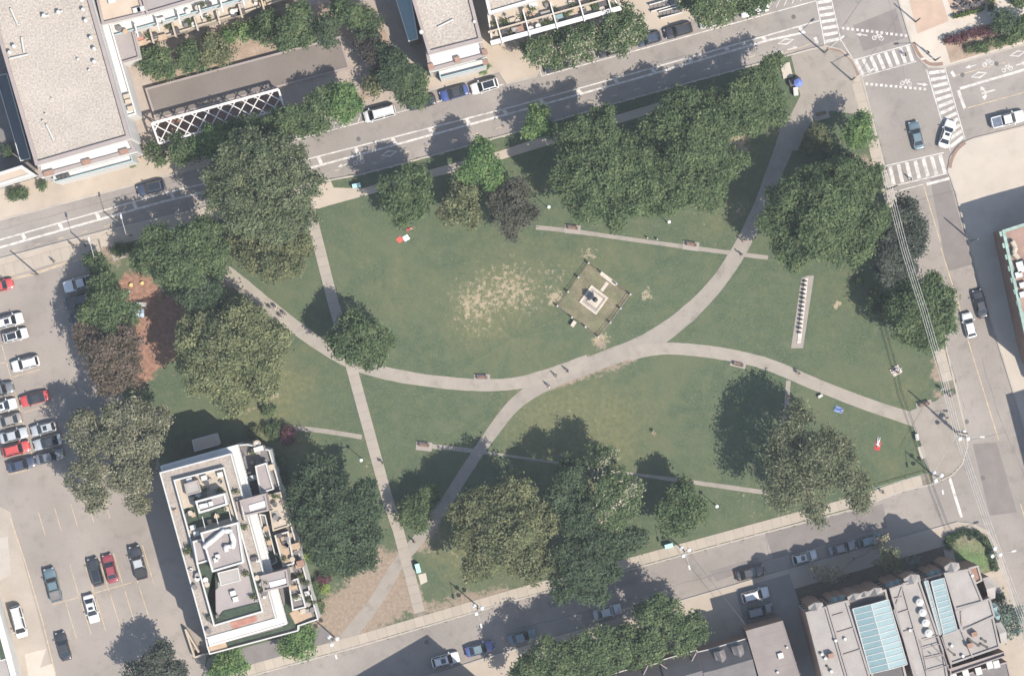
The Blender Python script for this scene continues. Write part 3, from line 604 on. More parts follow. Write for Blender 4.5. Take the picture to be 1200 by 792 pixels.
tree('bright green round tree beside the bike lane verge', [(566, 190, 22), (576, 208, 17), (552, 202, 15), (566, 174, 12)], 'bright', 9.5, group=PT)
tree('olive feathery tree south of the bright green round tree', [(540, 240, 20), (528, 252, 14), (552, 254, 14), (546, 226, 14)], 'olive', 9, group=PT)
tree('dark brownish tree beside the narrow bench path end', [(602, 232, 22), (590, 256, 18), (614, 252, 16), (598, 270, 10), (610, 218, 12)], 'umber', 9.5, group=PT)
tree('small light green street tree on the park verge', [(632, 142, 13), (624, 152, 11), (640, 150, 10), (630, 128, 8)], 'bright', 7.5, group=PT)
tree('massive dark chestnut tree next to the bench path, by the globe lamp', [(676, 166, 28), (706, 160, 24), (698, 198, 40), (732, 222, 36), (664, 208, 22), (688, 236, 30), (740, 182, 28), (722, 250, 18), (706, 136, 14)], 'green', 14, group=PT, dens=.95)
tree('massive dark chestnut tree next to the bench path, towards the plaza', [(780, 152, 30), (812, 176, 40), (838, 146, 30), (792, 216, 36), (826, 222, 28), (764, 196, 26), (800, 120, 22), (766, 236, 20), (850, 190, 22)], 'green', 13.5, group=PT, dens=.95)
tree('leafy tree overhanging the bike lane beside the grey plaza', [(886, 104, 24), (868, 124, 26), (904, 116, 18), (850, 138, 20), (880, 140, 22), (898, 88, 14), (908, 138, 12), (905, 75, 12), (838, 118, 16)], 'green', 10.5, group=PT)
tree('bright round tree beside the utility wires at the plaza', [(1008, 152, 14), (1000, 160, 11), (1014, 164, 10), (1010, 140, 9)], 'bright', 8, group=PT)
tree('olive bushy tree in the bed behind the plaza bench', [(954, 160, 12), (962, 168, 10), (950, 172, 9)], 'olive', 4.5, group=PT)
tree('dark little tree in shade between the plaza bed and the big spreading tree', [(985, 186, 13), (998, 196, 11), (975, 180, 10)], 'dark', 6, group=PT)
tree('huge spreading green tree next to the row of gravestones', [(940, 232, 34), (976, 222, 36), (1002, 252, 32), (962, 276, 34), (916, 262, 24), (1012, 214, 22), (930, 290, 22), (986, 198, 18), (1006, 288, 22), (912, 234, 18), (970, 244, 38), (978, 296, 18)], 'green', 15, group=PT, dens=1.0)
tree('dark slate-green tree under the wires beside the east street', [(1058, 262, 25), (1048, 290, 27), (1068, 284, 18), (1062, 244, 15), (1052, 312, 17), (1074, 268, 14), (1040, 318, 14)], 'slate', 11, group=PT)
tree('broad green tree under the wires overhanging the yellow centre line', [(1076, 350, 27), (1098, 364, 23), (1066, 380, 25), (1088, 390, 21), (1104, 348, 14), (1108, 382, 14), (1054, 362, 17), (1094, 330, 12), (1064, 334, 16)], 'green', 10.5, group=PT)
tree('small sparse tree in the shade west of the wires tree', [(1030, 348, 9), (1036, 362, 11), (1026, 360, 7)], 'green', 6, group=PT)
tree('green round tree standing on the crossing of the straight and curved paths', [(414, 382, 20), (432, 394, 24), (406, 402, 18), (436, 416, 17), (418, 412, 18), (394, 398, 10), (450, 400, 12)], 'green', 9.5, group=PT)
tree('large dark feathery tree beside the apartment block terraces', [(372, 556, 28), (400, 586, 32), (366, 604, 30), (414, 622, 28), (384, 640, 30), (350, 576, 18), (428, 600, 22), (400, 658, 22), (428, 648, 18), (430, 574, 14)], 'dark', 12.5, group=PT)
tree('small green tree over the fork of the straight and grey paths', [(484, 596, 17), (500, 584, 15), (490, 612, 13), (474, 606, 10)], 'green', 6.5, group=PT)
tree('big yellowish olive tree next to the south sidewalk', [(564, 600, 32), (602, 588, 34), (628, 612, 30), (584, 642, 34), (548, 628, 22), (616, 652, 28), (596, 616, 36), (560, 664, 18), (538, 604, 16)], 'olive', 13.5, group=PT)
tree('cream-blossomed tree on the lawn between the olive tree and the path', [(700, 540, 20), (726, 566, 24), (736, 592, 18), (712, 588, 24), (716, 612, 18), (742, 572, 14)], 'green', 12, group=PT, flower=.22)
tree('dark green tree wedged between the olive and the blossoming trees', [(668, 572, 24), (676, 602, 28), (654, 590, 20), (690, 620, 22), (666, 550, 14)], 'dark', 11.5, group=PT)
tree('round dense dark green tree overhanging the south sidewalk and road', [(680, 660, 34), (700, 642, 24), (662, 684, 22), (692, 688, 22), (706, 666, 20), (660, 656, 20), (720, 636, 18), (744, 632, 16)], 'dark', 11.5, group=PT)
tree('green tree with jagged crown beside the globe lamp near the south sidewalk', [(800, 590, 22), (782, 600, 16), (818, 598, 14), (802, 612, 15), (786, 616, 11), (800, 574, 12)], 'green', 8.5, group=PT)
tree('open airy tree with see-through crown beside the south-east corner plaza', [(930, 512, 22), (958, 540, 28), (918, 548, 22), (986, 556, 22), (950, 578, 26), (934, 486, 15), (910, 528, 14), (1002, 582, 14), (916, 582, 16), (972, 518, 16), (955, 600, 14), (934, 560, 24), (1006, 566, 15), (990, 528, 12), (1012, 588, 10)], 'silver', 14, group=PT, dens=.27, puff=.62, inner=.6, trans=.45)
for x, y, r, kd, h, lb in ((336, 511, 13, 'red', 2.8, 'dark red shrub beside the narrow path at the apartment block'), (341, 592, 13, 'red', 3, 'dark red shrub hugging the long terrace wall, beside the feathery tree'), (350, 616, 10, 'red', 2.5, 'small dark red shrub at the foot of the feathery tree'), (378, 678, 8, 'red', 1.6, 'round crimson bush beside a lime bush'), (382, 689, 6, 'lime', 1.2, 'lime green bush under the round crimson bush'), (361, 652, 7, 'lime', 1.4, 'lime green bush at the foot of the terrace wall'),
                         (316, 480, 10, 'green', 2, 'green bush at the lawn corner next to the apartment terrace'), (322, 505, 11, 'green', 2.4, 'leafy green bush along the terrace wall near the red shrub'), (327, 540, 9, 'green', 2.2, 'leafy green bush along the terrace wall under the red shrub'), (330, 560, 10, 'dark', 2.2, 'dark bush along the terrace wall'), (372, 712, 11, 'green', 1.8, 'green bush by the terrace wall corner near the street'), (302, 508, 8, 'olive', 1.2, 'olive planting on the corner terrace bed'),
                         (366, 690, 9, 'green', 1.6, 'green bush between the terrace wall and the crimson bush'), (140, 292, 9, 'green', 1.3, 'low green hedge bush at the playground entrance'), (150, 290, 7, 'green', 1.3, 'low bush beside the playground gate'), (1006, 330, 6, 'green', 1.4, 'green bush at the edge of the dark tree shade'), (1022, 342, 4, 'red', 1.0, 'small red bush in the shade of the wires tree')):
    shrub(lb, x, y, r, kd, h)

NG = 'trees of the courtyard and street across the road'
for lobes, kd, h, lb in (
    ([(186, 68, 14), (176, 78, 12), (192, 84, 12), (172, 66, 8)], 'green', 5.5, 'green courtyard tree beside the gravel-roofed block'),
    ([(222, 62, 14), (214, 74, 10), (232, 72, 12)], 'green', 5, 'courtyard tree next to the cream terraces, second from the gravel-roofed block'),
    ([(250, 58, 14), (242, 68, 10), (262, 66, 10), (248, 46, 8)], 'olive', 5.5, 'courtyard tree next to the cream terraces, olive toned'),
    ([(282, 38, 9), (300, 34, 10), (268, 42, 8)], 'bright', 3.5, 'low bright hedge tree along the cream terraces'),
    ([(316, 28, 14), (308, 42, 10), (326, 44, 10)], 'green', 6.5, 'courtyard tree next to the end of the grey slab'),
    ([(342, 30, 17), (334, 48, 14), (356, 44, 14), (350, 16, 12)], 'green', 8, 'bushy courtyard tree behind the grey slab'),
    ([(378, 32, 15), (388, 24, 12), (384, 44, 11)], 'dark', 7.5, 'dark courtyard tree beyond the grey slab end'),
    ([(408, 14, 15), (396, 6, 12), (424, 20, 12)], 'green', 8, 'courtyard tree near the glass side of the second gravel-roofed block'),
    ([(430, 36, 12), (438, 24, 10)], 'dark', 7, 'dark courtyard tree against the glass strip'),
    ([(436, 60, 14), (426, 52, 10), (446, 70, 10)], 'purple', 7, 'dull purple tree at the courtyard corner'),
    ([(462, 74, 16), (474, 86, 14), (458, 90, 13), (452, 62, 12), (470, 102, 12)], 'dark', 8.5, 'dark green tree hiding a black parked car'),
    ([(484, 98, 14), (490, 112, 12), (480, 114, 10), (494, 90, 9)], 'green', 8, 'green street tree over the black parked car'),
    ([(440, 90, 10), (446, 102, 9), (434, 104, 9)], 'olive', 4.5, 'low olive bush tree between courtyard and white van'),
    ([(402, 112, 16), (412, 122, 13), (394, 124, 13), (404, 132, 11)], 'bright', 7.5, 'bright green street tree next to the hatched bay'),
    ([(374, 122, 14), (362, 134, 14), (380, 138, 13), (368, 146, 11), (386, 108, 9)], 'green', 7.5, 'green street tree beside the bright one next to the hatched bay'),
    ([(338, 140, 17), (330, 154, 13), (350, 150, 13), (322, 140, 11)], 'green', 7.5, 'street tree at the end of the white lattice pergola'),
    ([(286, 150, 14), (300, 148, 14), (274, 156, 11), (312, 146, 10)], 'green', 7, 'street tree leaning over the middle of the white lattice'),
    ([(250, 162, 16), (262, 156, 13), (236, 170, 13), (252, 174, 12)], 'bright', 6.5, 'light green street tree in front of the white lattice'),
    ([(214, 176, 13), (204, 168, 10), (226, 178, 11), (206, 184, 8)], 'green', 6.5, 'street tree at the pergola corner beside the gravel-roofed block'),
    ([(180, 178, 9), (188, 186, 6)], 'green', 3.5, 'small street bush at the end of the white lattice, by the building corner'),
    ([(628, 64, 14), (640, 56, 14), (646, 70, 12), (618, 58, 9)], 'green', 7.5, 'cream-blossomed street tree next to a black car at the bay end'),
    ([(672, 52, 17), (686, 44, 15), (660, 44, 14), (690, 58, 11), (672, 64, 11)], 'green', 8.5, 'cream-blossomed street tree in the middle of the row'),
    ([(722, 34, 19), (738, 26, 16), (708, 44, 15), (744, 40, 13), (724, 50, 12), (732, 14, 10)], 'green', 9, 'cream-blossomed street tree at the end of the white roof beam'),
    ([(826, 8, 19), (846, 6, 18), (810, 2, 14), (834, 20, 12), (848, 18, 10)], 'green', 8.5, 'dense street tree over white parked cars'),
    ([(872, 2, 14), (884, 6, 11), (892, -4, 12)], 'green', 7.5, 'street tree over a white parked car near the crosswalk')):
    fl = .16 if 'blossom' in lb else (.06 if 'dense street' in lb else 0)
    tree(lb, lobes, kd, h, group=NG, flower=fl)
SG = 'trees along the south street'
tree('dark green street tree beside the slate roof, furthest from the flat roofed annex', [(640, 770, 24), (624, 784, 20), (654, 784, 22), (664, 764, 18), (610, 796, 16)], 'green', 10.5, group=SG)
tree('green street tree in front of the slate roof, middle of three', [(700, 752, 26), (686, 772, 24), (720, 766, 22), (704, 784, 20), (736, 748, 18)], 'green', 11, group=SG)
tree('green street tree in front of the slate roof, next to the flat roofed annex', [(770, 730, 26), (796, 746, 24), (764, 756, 22), (812, 734, 18), (786, 718, 16), (746, 768, 16), (772, 708, 12)], 'green', 11, group=SG)
tree('dark shaded tree at the car park exit', [(186, 778, 20), (204, 784, 14), (172, 790, 16), (192, 764, 12), (158, 786, 11)], 'slate', 7.5, group=SG)
tree('bright fresh green tree at the apartment block entrance', [(264, 778, 15), (276, 772, 12), (256, 788, 12), (282, 784, 9)], 'bright', 6, group=SG)
tree('bright fresh green tree beside the terrace corner, near the triple pole', [(348, 750, 15), (358, 744, 12), (338, 756, 12), (356, 760, 11)], 'bright', 6, group=SG)
tree('blue-green tree beside the corner building bay window', [(1180, 722, 12), (1188, 732, 10), (1174, 738, 9), (1190, 718, 7)], 'blue', 6.5, group=SG)
tree('pale half-bare tree in the shaded front garden beside the twiggy one', [(960, 668, 10), (974, 674, 9)], 'straw', 6, group=SG, dens=.2, inner=.7)
tree('sandy-leaved small tree in the shaded front garden', [(1044, 650, 10), (1050, 662, 9), (1036, 660, 8)], 'olive', 7.5, group=SG, dens=.5, inner=.5)
tree('slender pale tree in the shaded front garden beside the sandy one', [(1068, 656, 6), (1064, 662, 5)], 'blue', 6.5, group=SG, dens=.45)
tree('bare twiggy tree at the kerb of the shaded front garden', [(980, 672, 8), (1033, 634, 7)], 'straw', 5.5, group=SG, dens=.15)
EG = 'trees of the corner garden'
tree('dark green tree at the end of the red planting bed', [(1176, 24, 11), (1184, 30, 9), (1170, 32, 8)], 'dark', 5, group=EG)
tree('green tree in the corner garden beside the road', [(1194, 36, 12), (1204, 30, 12), (1190, 44, 8)], 'green', 5, group=EG)
for k in range(9):
    x = 1136+k*8.5; shrub('low green shrub in the corner garden strip beside the bike lane', x, 58-k*2.3+random.uniform(-3, 3), random.uniform(5, 7), 'green' if k % 3 else 'olive', .9, group='garden strip shrubs')
for k in range(7):
    x = 1112+k*9.5; shrub('dull crimson shrub in the corner garden hedge', x, 48-k*2.6, 6.5, 'red', 1.0, group='crimson hedge shrubs')
for x, y, r, kd, lb in ((1192, 0, 12, 'green', 'green bush behind the corner garden walk'), (1162, 2, 5, 'green', 'clipped green bush beside the cafe patio'), (1162, 10, 4, 'green', 'clipped green bush nearest the cafe patio tables'), (26, 226, 8, 'green', 'green bush at the foot of the stucco side wing'), (14, 230, 8, 'green', 'green bush under the side wing wall'), (50, 217, 6, 'green', 'small bush at the gravel-roofed block corner'), (156, 192, 4, 'bright', 'tiny bright bush at the terrace corner of the gravel-roofed block'), (8, 176, 9, 'dark', 'dark bush in the shaded side passage'),
                       (1172, 700, 7, 'green', 'green bush at the gate of the corner building'), (1114, 632, 6, 'green', 'hedge bush at the corner lawn, street end'), (570, 78, 3, 'bright', 'tiny bright plant at the pale facade corner'), (566, 84, 3, 'bright', 'tiny plant on the sidewalk before the pale facade')):
    shrub(lb, x, y, r, kd, 1.3)
hedge = resample([P(*p) for p in [(1111, 640), (1112, 632), (1122, 626), (1134, 623), (1146, 626), (1155, 633), (1161, 644), (1165, 658), (1167, 671)]], .85)
for q in hedge: shrub('clipped hedge bush round the corner lawn', q.x/S+600, 396-q.y/S, 3.6, 'dark', .9, group='corner lawn hedge')
# ------------------------------------------------------------------ buildings
M_GRAVEL = mat('roof_gravel', (.258, .226, .192), .95, .07, .25, .24, 3.2, bump=.4)
M_COPING = mat('mauve_coping', (.20, .168, .155), .8, .08, .6, .06, 6)
M_STUCCO = mat('white_stucco', (.40, .385, .36), .85, .06, .4, .04, 6)
M_WROOF = mat('white_membrane', (.37, .36, .34), .8, .09, .4, .05, 5)
M_CREAM = mat('cream_paving', (.285, .242, .19), .9, .08, .5, .08, 6)
M_TANROOF = mat('tan_roof', (.31, .25, .195), .92, .07, .4, .08, 6)
M_GREYROOF = mat('grey_roof', (.205, .188, .172), .92, .09, .35, .08, 6, col2=(.225, .205, .186))
M_MAUVER = mat('mauve_roof', (.20, .176, .166), .92, .08, .4, .08, 6)
M_BRICK = mat('brown_brick', (.19, .115, .085), .9, .14, .8, .16, 6)
M_SLATE = mat('slate', (.085, .078, .078), .85, .10, .5, .12, 5)
M_GLASSD = glassmat('dark_window', (.03, .04, .045), .08)
M_TEAL = glassmat('teal_glass', (.105, .165, .172), .5, .0)
M_GLASSP = glassmat('pale_glass', (.24, .32, .32), .25, .2)
M_FRAME = mat('white_frame', (.33, .325, .305), .6, .05, 1, .04, 8)
M_DARKM = mat('dark_metal', (.06, .055, .055), .5, .1, 1, .08, 8, metal=.3)
M_WOOD = mat('deck_wood', (.26, .19, .13), .8, .14, 1.5, .12, 8)
M_RED = mat('red_deck', (.24, .115, .085), .85, .2, 1.2, .2, 6)
M_TURF = mat('terrace_turf', (.030, .044, .028), .95, .25, .9, .3, 5)
M_DPAV = mat('dark_paving', (.115, .105, .10), .9, .12, .6, .1, 6)
M_COPPER = mat('green_copper', (.17, .235, .20), .7, .22, 1.2, .2, 6)
M_SLAB = mat('dark_slab', (.115, .098, .085), .92, .1, .2, .08, 6)

def building(name, label, px, py, cat='building'): return empty(name, P(px, py), label, cat)
def blk(root, poly, z0, z1, wall=M_STUCCO, roof=M_GREYROOF, par=.5, pw=.3, pm=None, wname='wall'):
    W = WP(poly, z1); mb = MB(); mb.prism(W, z0, z1-.02, top=False, bottom=False); mb.build(wname, wall, root)
    mb = MB(); mb.prism(inset(W, .005), z1-.15, z1); mb.build('roof', roof, root)
    if par:
        W = ccw([(p.x, p.y) for p in W]); I = inset(W, pw); O = inset(W, -.03); mb = MB(); n = len(W)
        for i in range(n):
            j = (i+1) % n; mb.prism([O[i], O[j], I[j], I[i]], z1-.2, z1+par)
        mb.build('parapet', pm or wall, root)
def wins(root, a, b, z1, floors, n, w_=1.3, h_=1.6, pane=M_GLASSD, z_first=1.2, storey=3.1):
    """rows of framed windows on the wall under roof edge a-b (photo pixels at roof height z1); the outer side lies to the right of a->b"""
    A, B = P(*a, z1), P(*b, z1); d = (B-A); L = d.length; d.normalize(); nrm = Vector((d.y, -d.x, 0)); ang = math.atan2(d.y, d.x)
    f = MB(); f.box((0, 0, 0), (w_+.2, .1, h_+.2)); fme = f.mesh('frame', M_FRAME)
    p_ = MB(); p_.box((0, 0, 0), (w_, .06, h_)); pme = p_.mesh('window', pane)
    for s in range(floors):
        for i in range(n):
            q = A+d*(L*(i+.5)/n); q = Vector((q.x, q.y, z_first+s*storey+h_/2))
            win = inst('window', pme, root, q+nrm*.09, ang); fr = bpy.data.objects.new('frame', fme); C.objects.link(fr); fr.parent = win
            u = Vector((0, .05, 0)); fr.location = u
def boxpart(root, name, x, y, z0, dx, dy, dz, m, ang=0.0):
    p = P(x, y, z0+dz); mb = MB(); mb.box((p.x, p.y, z0+dz/2), (dx, dy, dz), ang); return mb.build(name, m, root)
def vent(root, x, y, z, r=.35, h=.7):
    p = P(x, y, z); mb = MB(); mb.tube((p.x, p.y, z), (p.x, p.y, z+h), r*.7, r*.7, 10); mb.tube((p.x, p.y, z+h), (p.x, p.y, z+h+.18), r, r*.8, 10); mb.build('roof_vent', M_FRAME, root)
def pipe(root, a, b, z, r=.12, name='roof_pipe', m=None):
    mb = MB(); mb.tube(P(*a, z+.25), P(*b, z+.25), r, r, 6)
    for t in (.1, .9):
        q = P(a[0]+(b[0]-a[0])*t, a[1]+(b[1]-a[1])*t, z+.25); mb.box((q.x, q.y, z+.12), (.3, .3, .24))
    mb.build(name, m or M_FRAME, root)
RA = R(15.5)

# gravel-roofed block beside the courtyard
b = b_grav = building('apartment_building', 'long gravel-roofed building with white terraces and roof vents next to the wide sidewalk', 80, 110)
blk(b, [(-32, -60), (89, -60), (107, 0), (153, 162), (42, 194), (0, 50)], -.2, 15, M_STUCCO, M_GRAVEL, .45, .55, M_COPING)
blk(b, [(44, 190), (150, 158), (159.5, 177), (46, 208)], -.2, 12, M_STUCCO, M_WROOF, .35, .45, M_COPING)
blk(b, [(62, 203), (152, 177), (156, 189), (64, 214)], -.2, 8.6, M_STUCCO, M_WROOF, .5, .12, M_GLASSP)
wins(b, (46, 208), (159.5, 177), 12, 3, 10); wins(b, (107, 0), (153, 162), 15, 4, 12)
blk(b, [(105, -10), (118, -12), (160, 134), (146, 138)], -.2, 9, M_STUCCO, M_WROOF, .4, .2)
blk(b, [(120, 42), (156, 36), (164, 68), (134, 77)], -.2, 7.5, M_STUCCO, M_MAUVER, .4, .25, M_COPING)
for x, y in ((98, 12), (101, 25), (107, 45), (111, 58), (111, 73), (96, 1), (17, 55), (52, 19), (69, 15), (12, 62)): vent(b, x, y, 15)
for a, c in (((12, 10), (21, 30)), ((25, 44), (28, 62)), ((11, 69), (33, 64)), ((54, 146), (63, 165)), ((48, 20), (57, 18)), ((65, 16), (73, 13))): pipe(b, a, c, 15, .16)
for x, y, sx in ((57, 203, 1.6), (101, 190, 1.4), (145, 178, 1.4)): boxpart(b, 'planter', x, y, 12, sx, .8, .6, M_BRICK, RA)
for x, y in ((69, 208), (74, 207), (79, 206)): boxpart(b, 'terrace_chair', x, y, 8.6, .6, .6, .7, M_DARKM, RA)
for k, (x, y) in enumerate(((148, 113), (150, 119), (153, 127))): boxpart(b, 'terrace_box', x, y, 9, 1.0, .7, .7, M_CREAM, RA)
b = building('side_wing', 'low tan-roofed wing with pale fascia beside the shaded passage', 10, 205)
blk(b, [(-40, 217), (0, 202), (25.5, 194), (42, 205), (0, 218), (-40, 231)], -.2, 5, M_STUCCO, M_TANROOF, .12, .5, M_FRAME); wins(b, (-40, 231), (42, 205), 5, 1, 8)
b = building('glass_canopy', 'glazed dark canopy with pale edge in the shaded side passage', 20, 130, 'canopy')
blk(b, [(-5, 90), (8, 86), (36, 186), (24, 189)], -.2, 4.5, M_DARKM, M_GLASSD, .1, .1, M_FRAME)
sheet('paving', [(-80, 60), (2, 40), (42, 200), (20, 206), (-80, 235)], 0, .02, M_DPAV)

# courtyard rear building with terraces
b = b_terr = building('terrace_house', 'tan-roofed building with white balconies and cream terraces behind the courtyard', 200, 10)
blk(b, [(100, -60), (145, -70), (170, 17), (120, 29)], -.2, 11, M_STUCCO, M_TANROOF, .4, .35, M_COPING)
blk(b, [(146, -70), (320, -110), (340, -32), (172, 17)], -.2, 11, M_STUCCO, M_MAUVER, .4, .35, M_COPING)
blk(b, [(118, 28), (340, -34), (346, -18), (124, 45)], -.2, 8, M_STUCCO, M_WROOF, .5, .14, M_GLASSP)
blk(b, [(154, 38), (345, -18), (348, -4), (182, 47), (160, 55)], -.2, 3.6, M_CREAM, M_CREAM, .5, .2, M_CREAM)
for k in range(7):
    x, y = 160+k*25, 36-k*7.2; p = P(x, y, 9); mb = MB(); mb.box((p.x, p.y, 8.6), (.2, 2.2, 1.2), RA); mb.build('balcony_divider', M_STUCCO, b)
for k in range(6):
    x, y = 178+k*26, 43-k*7.5; p = P(x, y, 4.5); mb = MB(); mb.box((p.x, p.y, 4.3), (.25, 2.3, 1.3), RA); mb.build('terrace_divider', M_CREAM, b)
for x, y, m in ((163, 45, M_RED), (167, 50, M_WOOD), (190, 44, M_WOOD), (180, 43, M_DARKM), (205, 37, M_DARKM), (275, 16, M_DARKM), (282, 14, M_DARKM), (232, 9, M_DARKM)): boxpart(b, 'terrace_table', x, y, 3.6 if y > 12 else 8, 1.4, .9, .7, m, RA)
for x, y in ((131, 1), (160, 12), (165, 11)): boxpart(b, 'roof_hatch', x, y, 11, 1.2, .8, .5, M_FRAME, RA)
# courtyard floor, slab, pergola
M_CYARD = mat('courtyard_paving', (.225, .188, .158), .92, .10, .4, .1, 5)
sheet('courtyard', [(135, 80), (160, 56), (400, -20), (480, -40), (500, 60), (500, 112), (345, 147), (190, 190), (168, 180)], 0, .015, M_CYARD)
b = building('garage_roof', 'long flat dark grey-brown slab roof in the courtyard', 290, 95, 'roof')
blk(b, [(170, 104), (398, 43), (410, 80), (182, 141)], -.2, .9, M_COPING, M_SLAB, .1, .3, M_COPING)
sheet('planting_bed', [(164, 72), (180, 100), (262, 78), (398, 40), (430, 60), (455, 100), (470, 80), (440, 10), (400, 0), (320, 15), (250, 38)], 0, .03, M_DIRT)
sheet('planting_bed', [(190, 170), (335, 130), (430, 105), (434, 116), (345, 143), (196, 184)], 0, .03, M_DIRT)
b = building('lattice_pergola', 'white crossed-bar lattice pergola beside the dark courtyard slab', 255, 137, 'pergola')
ZP = 4.0; A0, A1, B0, B1 = (178, 145), (326.5, 105), (186.5, 168.5), (333, 127)
def pl(t, s): return P(A0[0]+(A1[0]-A0[0])*t+(B0[0]-A0[0]+((B1[0]-A1[0])-(B0[0]-A0[0]))*t)*s, A0[1]+(A1[1]-A0[1])*t+(B0[1]-A0[1]+((B1[1]-A1[1])-(B0[1]-A0[1]))*t)*s, ZP)
def bar(p, q, w_, h_, nm, m=M_STUCCO, dz=0.0):
    d = q-p; mid = (p+q)/2; mb = MB(); mb.box((mid.x, mid.y, mid.z+dz), (d.length, w_, h_), math.atan2(d.y, d.x)); mb.build(nm, m, b)
bar(pl(0, 0), pl(1, 0), .42, .3, 'beam'); bar(pl(0, 1), pl(1, 1), .32, .3, 'beam'); bar(pl(0, 0), pl(0, 1), .3, .28, 'end_beam'); bar(pl(1, 0), pl(1, 1), .3, .28, 'end_beam')
NB = 10
for i in range(-1, NB):
    for a_, c_, dz in (((i+.0)/NB, (i+1.6)/NB, .03), ((i+1.6)/NB, (i+.0)/NB, -.08)):
        t0, t1 = a_, c_; s0, s1 = 0., 1.
        lo, hi = min(t0, t1), max(t0, t1)
        if lo < 0 or hi > 1:
            f0 = max(0, (0-lo)/(hi-lo)) if lo < 0 else 0; f1 = min(1, (1-lo)/(hi-lo)) if hi > 1 else 1
            if t0 < t1: s0, s1, t0, t1 = f0, f1, lo+(hi-lo)*f0, lo+(hi-lo)*f1
            else: s0, s1, t0, t1 = 1-f1, 1-f0, lo+(hi-lo)*f1, lo+(hi-lo)*f0
        bar(pl(t0, s0), pl(t1, s1), .17, .1, 'lattice_bar', M_STUCCO, dz)
for t in (0.01, .2, .4, .6, .8, .99):
    for s in (0.02, .98):
        q = pl(t, s); mb = MB(); mb.box((q.x, q.y, ZP/2-.15), (.22, .22, ZP-.1), RA); mb.build('post', M_STUCCO, b)
sheet('planting_bed', [(182, 143), (326, 103), (334, 128), (190, 170)], 0, .035, mat('red_bark_bed', (.13, .075, .06), .95, .25, .8, .25, 5))

# second gravel-roofed block
b = building('apartment_building', 'gravel-roofed building with white terrace and pale glass balustrade next to a blue car', 525, 30)
blk(b, [(462, -60), (535, -60), (553, 0), (565, 48), (502, 64), (483, 0)], -.2, 14, M_STUCCO, M_GRAVEL, .45, .5, M_COPING)
blk(b, [(499, 60), (563, 44), (570.5, 66), (503, 84)], -.2, 11, M_STUCCO, M_WROOF, .35, .5, M_COPING)
blk(b, [(513, 77), (566, 63), (570, 78), (516, 92)], -.2, 7.8, M_STUCCO, M_WROOF, .7, .12, M_GLASSP)
wins(b, (503, 84), (570.5, 66), 11, 3, 6); wins(b, (553, 0), (565, 48), 14, 4, 4)
for x, y in ((505, 78), (536, 70), (568, 61), (569, 73)): boxpart(b, 'planter', x, y, 11, .9, .9, .7, M_BRICK, RA)
pipe(b, (513, 32), (531, 23), 14, .14); vent(b, 494, 38, 14, .4, .3); vent(b, 556, 26, 14, .3, .3)
b = building('glass_annex', 'narrow teal glass roofed strip beside the second gravel-roofed building', 470, 10, 'annex')
blk(b, [(446, -60), (465, -60), (482, 0), (490, 46), (479, 49), (464, 0)], -.2, 8, M_DARKM, M_TEAL, .15, .12, M_FRAME)
# rowhouse with roof decks
b = b_deck = building('row_house', 'row house with cluttered cream roof decks behind a long white beam', 640, 10)
blk(b, [(555, -60), (690, -70), (712, -24), (573, 17)], -.2, 11, M_STUCCO, M_GRAVEL, .4, .4, M_STUCCO)
blk(b, [(571, 15), (714, -26), (722, 3), (730, 8), (576, 49)], -.2, 8, M_STUCCO, M_CREAM, .3, .2, M_STUCCO)
p, q = P(575, 51, 9), P(728, 9.5, 9); d = q-p; mb = MB(); mb.box(((p.x+q.x)/2, (p.y+q.y)/2, 8.9), (d.length, .75, .3), math.atan2(d.y, d.x)); mb.build('roof_beam', M_STUCCO, b)
p, q = P(572, 38, 9), P(722, -4, 9); d = q-p; mb = MB(); mb.box(((p.x+q.x)/2, (p.y+q.y)/2, 8.7), (d.length, .25, 1.2), math.atan2(d.y, d.x)); mb.build('deck_wall', M_CREAM, b)
for k in range(5):
    x, y = 585+k*32, 36-k*8.8; pp = P(x, y, 9); mb = MB(); mb.box((pp.x, pp.y, 8.7), (.2, 4.4, 1.3), RA); mb.build('deck_divider', M_STUCCO, b)
for x, y, m in ((592, 37, M_DARKM), (600, 24, M_CREAM), (610, 34, M_BRICK), (622, 33, M_DARKM), (596, 44, M_DARKM), (640, 17, M_GREYROOF), (654, 20, M_TEAL), (660, 27, M_TURF), (676, 10, M_WOOD), (684, 13, M_DARKM), (700, 8, M_TURF), (706, 5, M_DARKM), (625, 6, M_FRAME)): boxpart(b, 'deck_furniture', x, y, 8, random.uniform(.8, 1.8), random.uniform(.7, 1.2), random.uniform(.4, .9), m, RA)
wins(b, (576, 49), (730, 8), 8, 2, 14)
b = building('entrance_stair', 'pale stepped entrance wells behind two dark parked cars', 785, 12, 'steps')
for (x0, y0, x1, y1) in ((762, 10, 790, 2), (773, 18, 799, 11)):
    p, q = P(x0, y0, .8), P(x1, y1, .8); d = q-p; a_ = math.atan2(d.y, d.x); nn = Vector((-d.y, d.x, 0)).normalized()
    for sgn in (-.55, .55):
        mid = (p+q)/2+nn*sgn; mb = MB(); mb.box((mid.x, mid.y, .42), (d.length, .16, .84), a_); mb.build('stair_wall', M_STUCCO, b)
    for k in range(6):
        mid = p.lerp(q, (k+.5)/6); mb = MB(); mb.box((mid.x, mid.y, .06+.06*k), (d.length/6-.02, .9, .12+.12*k), a_); mb.build('step', M_DPAV, b)

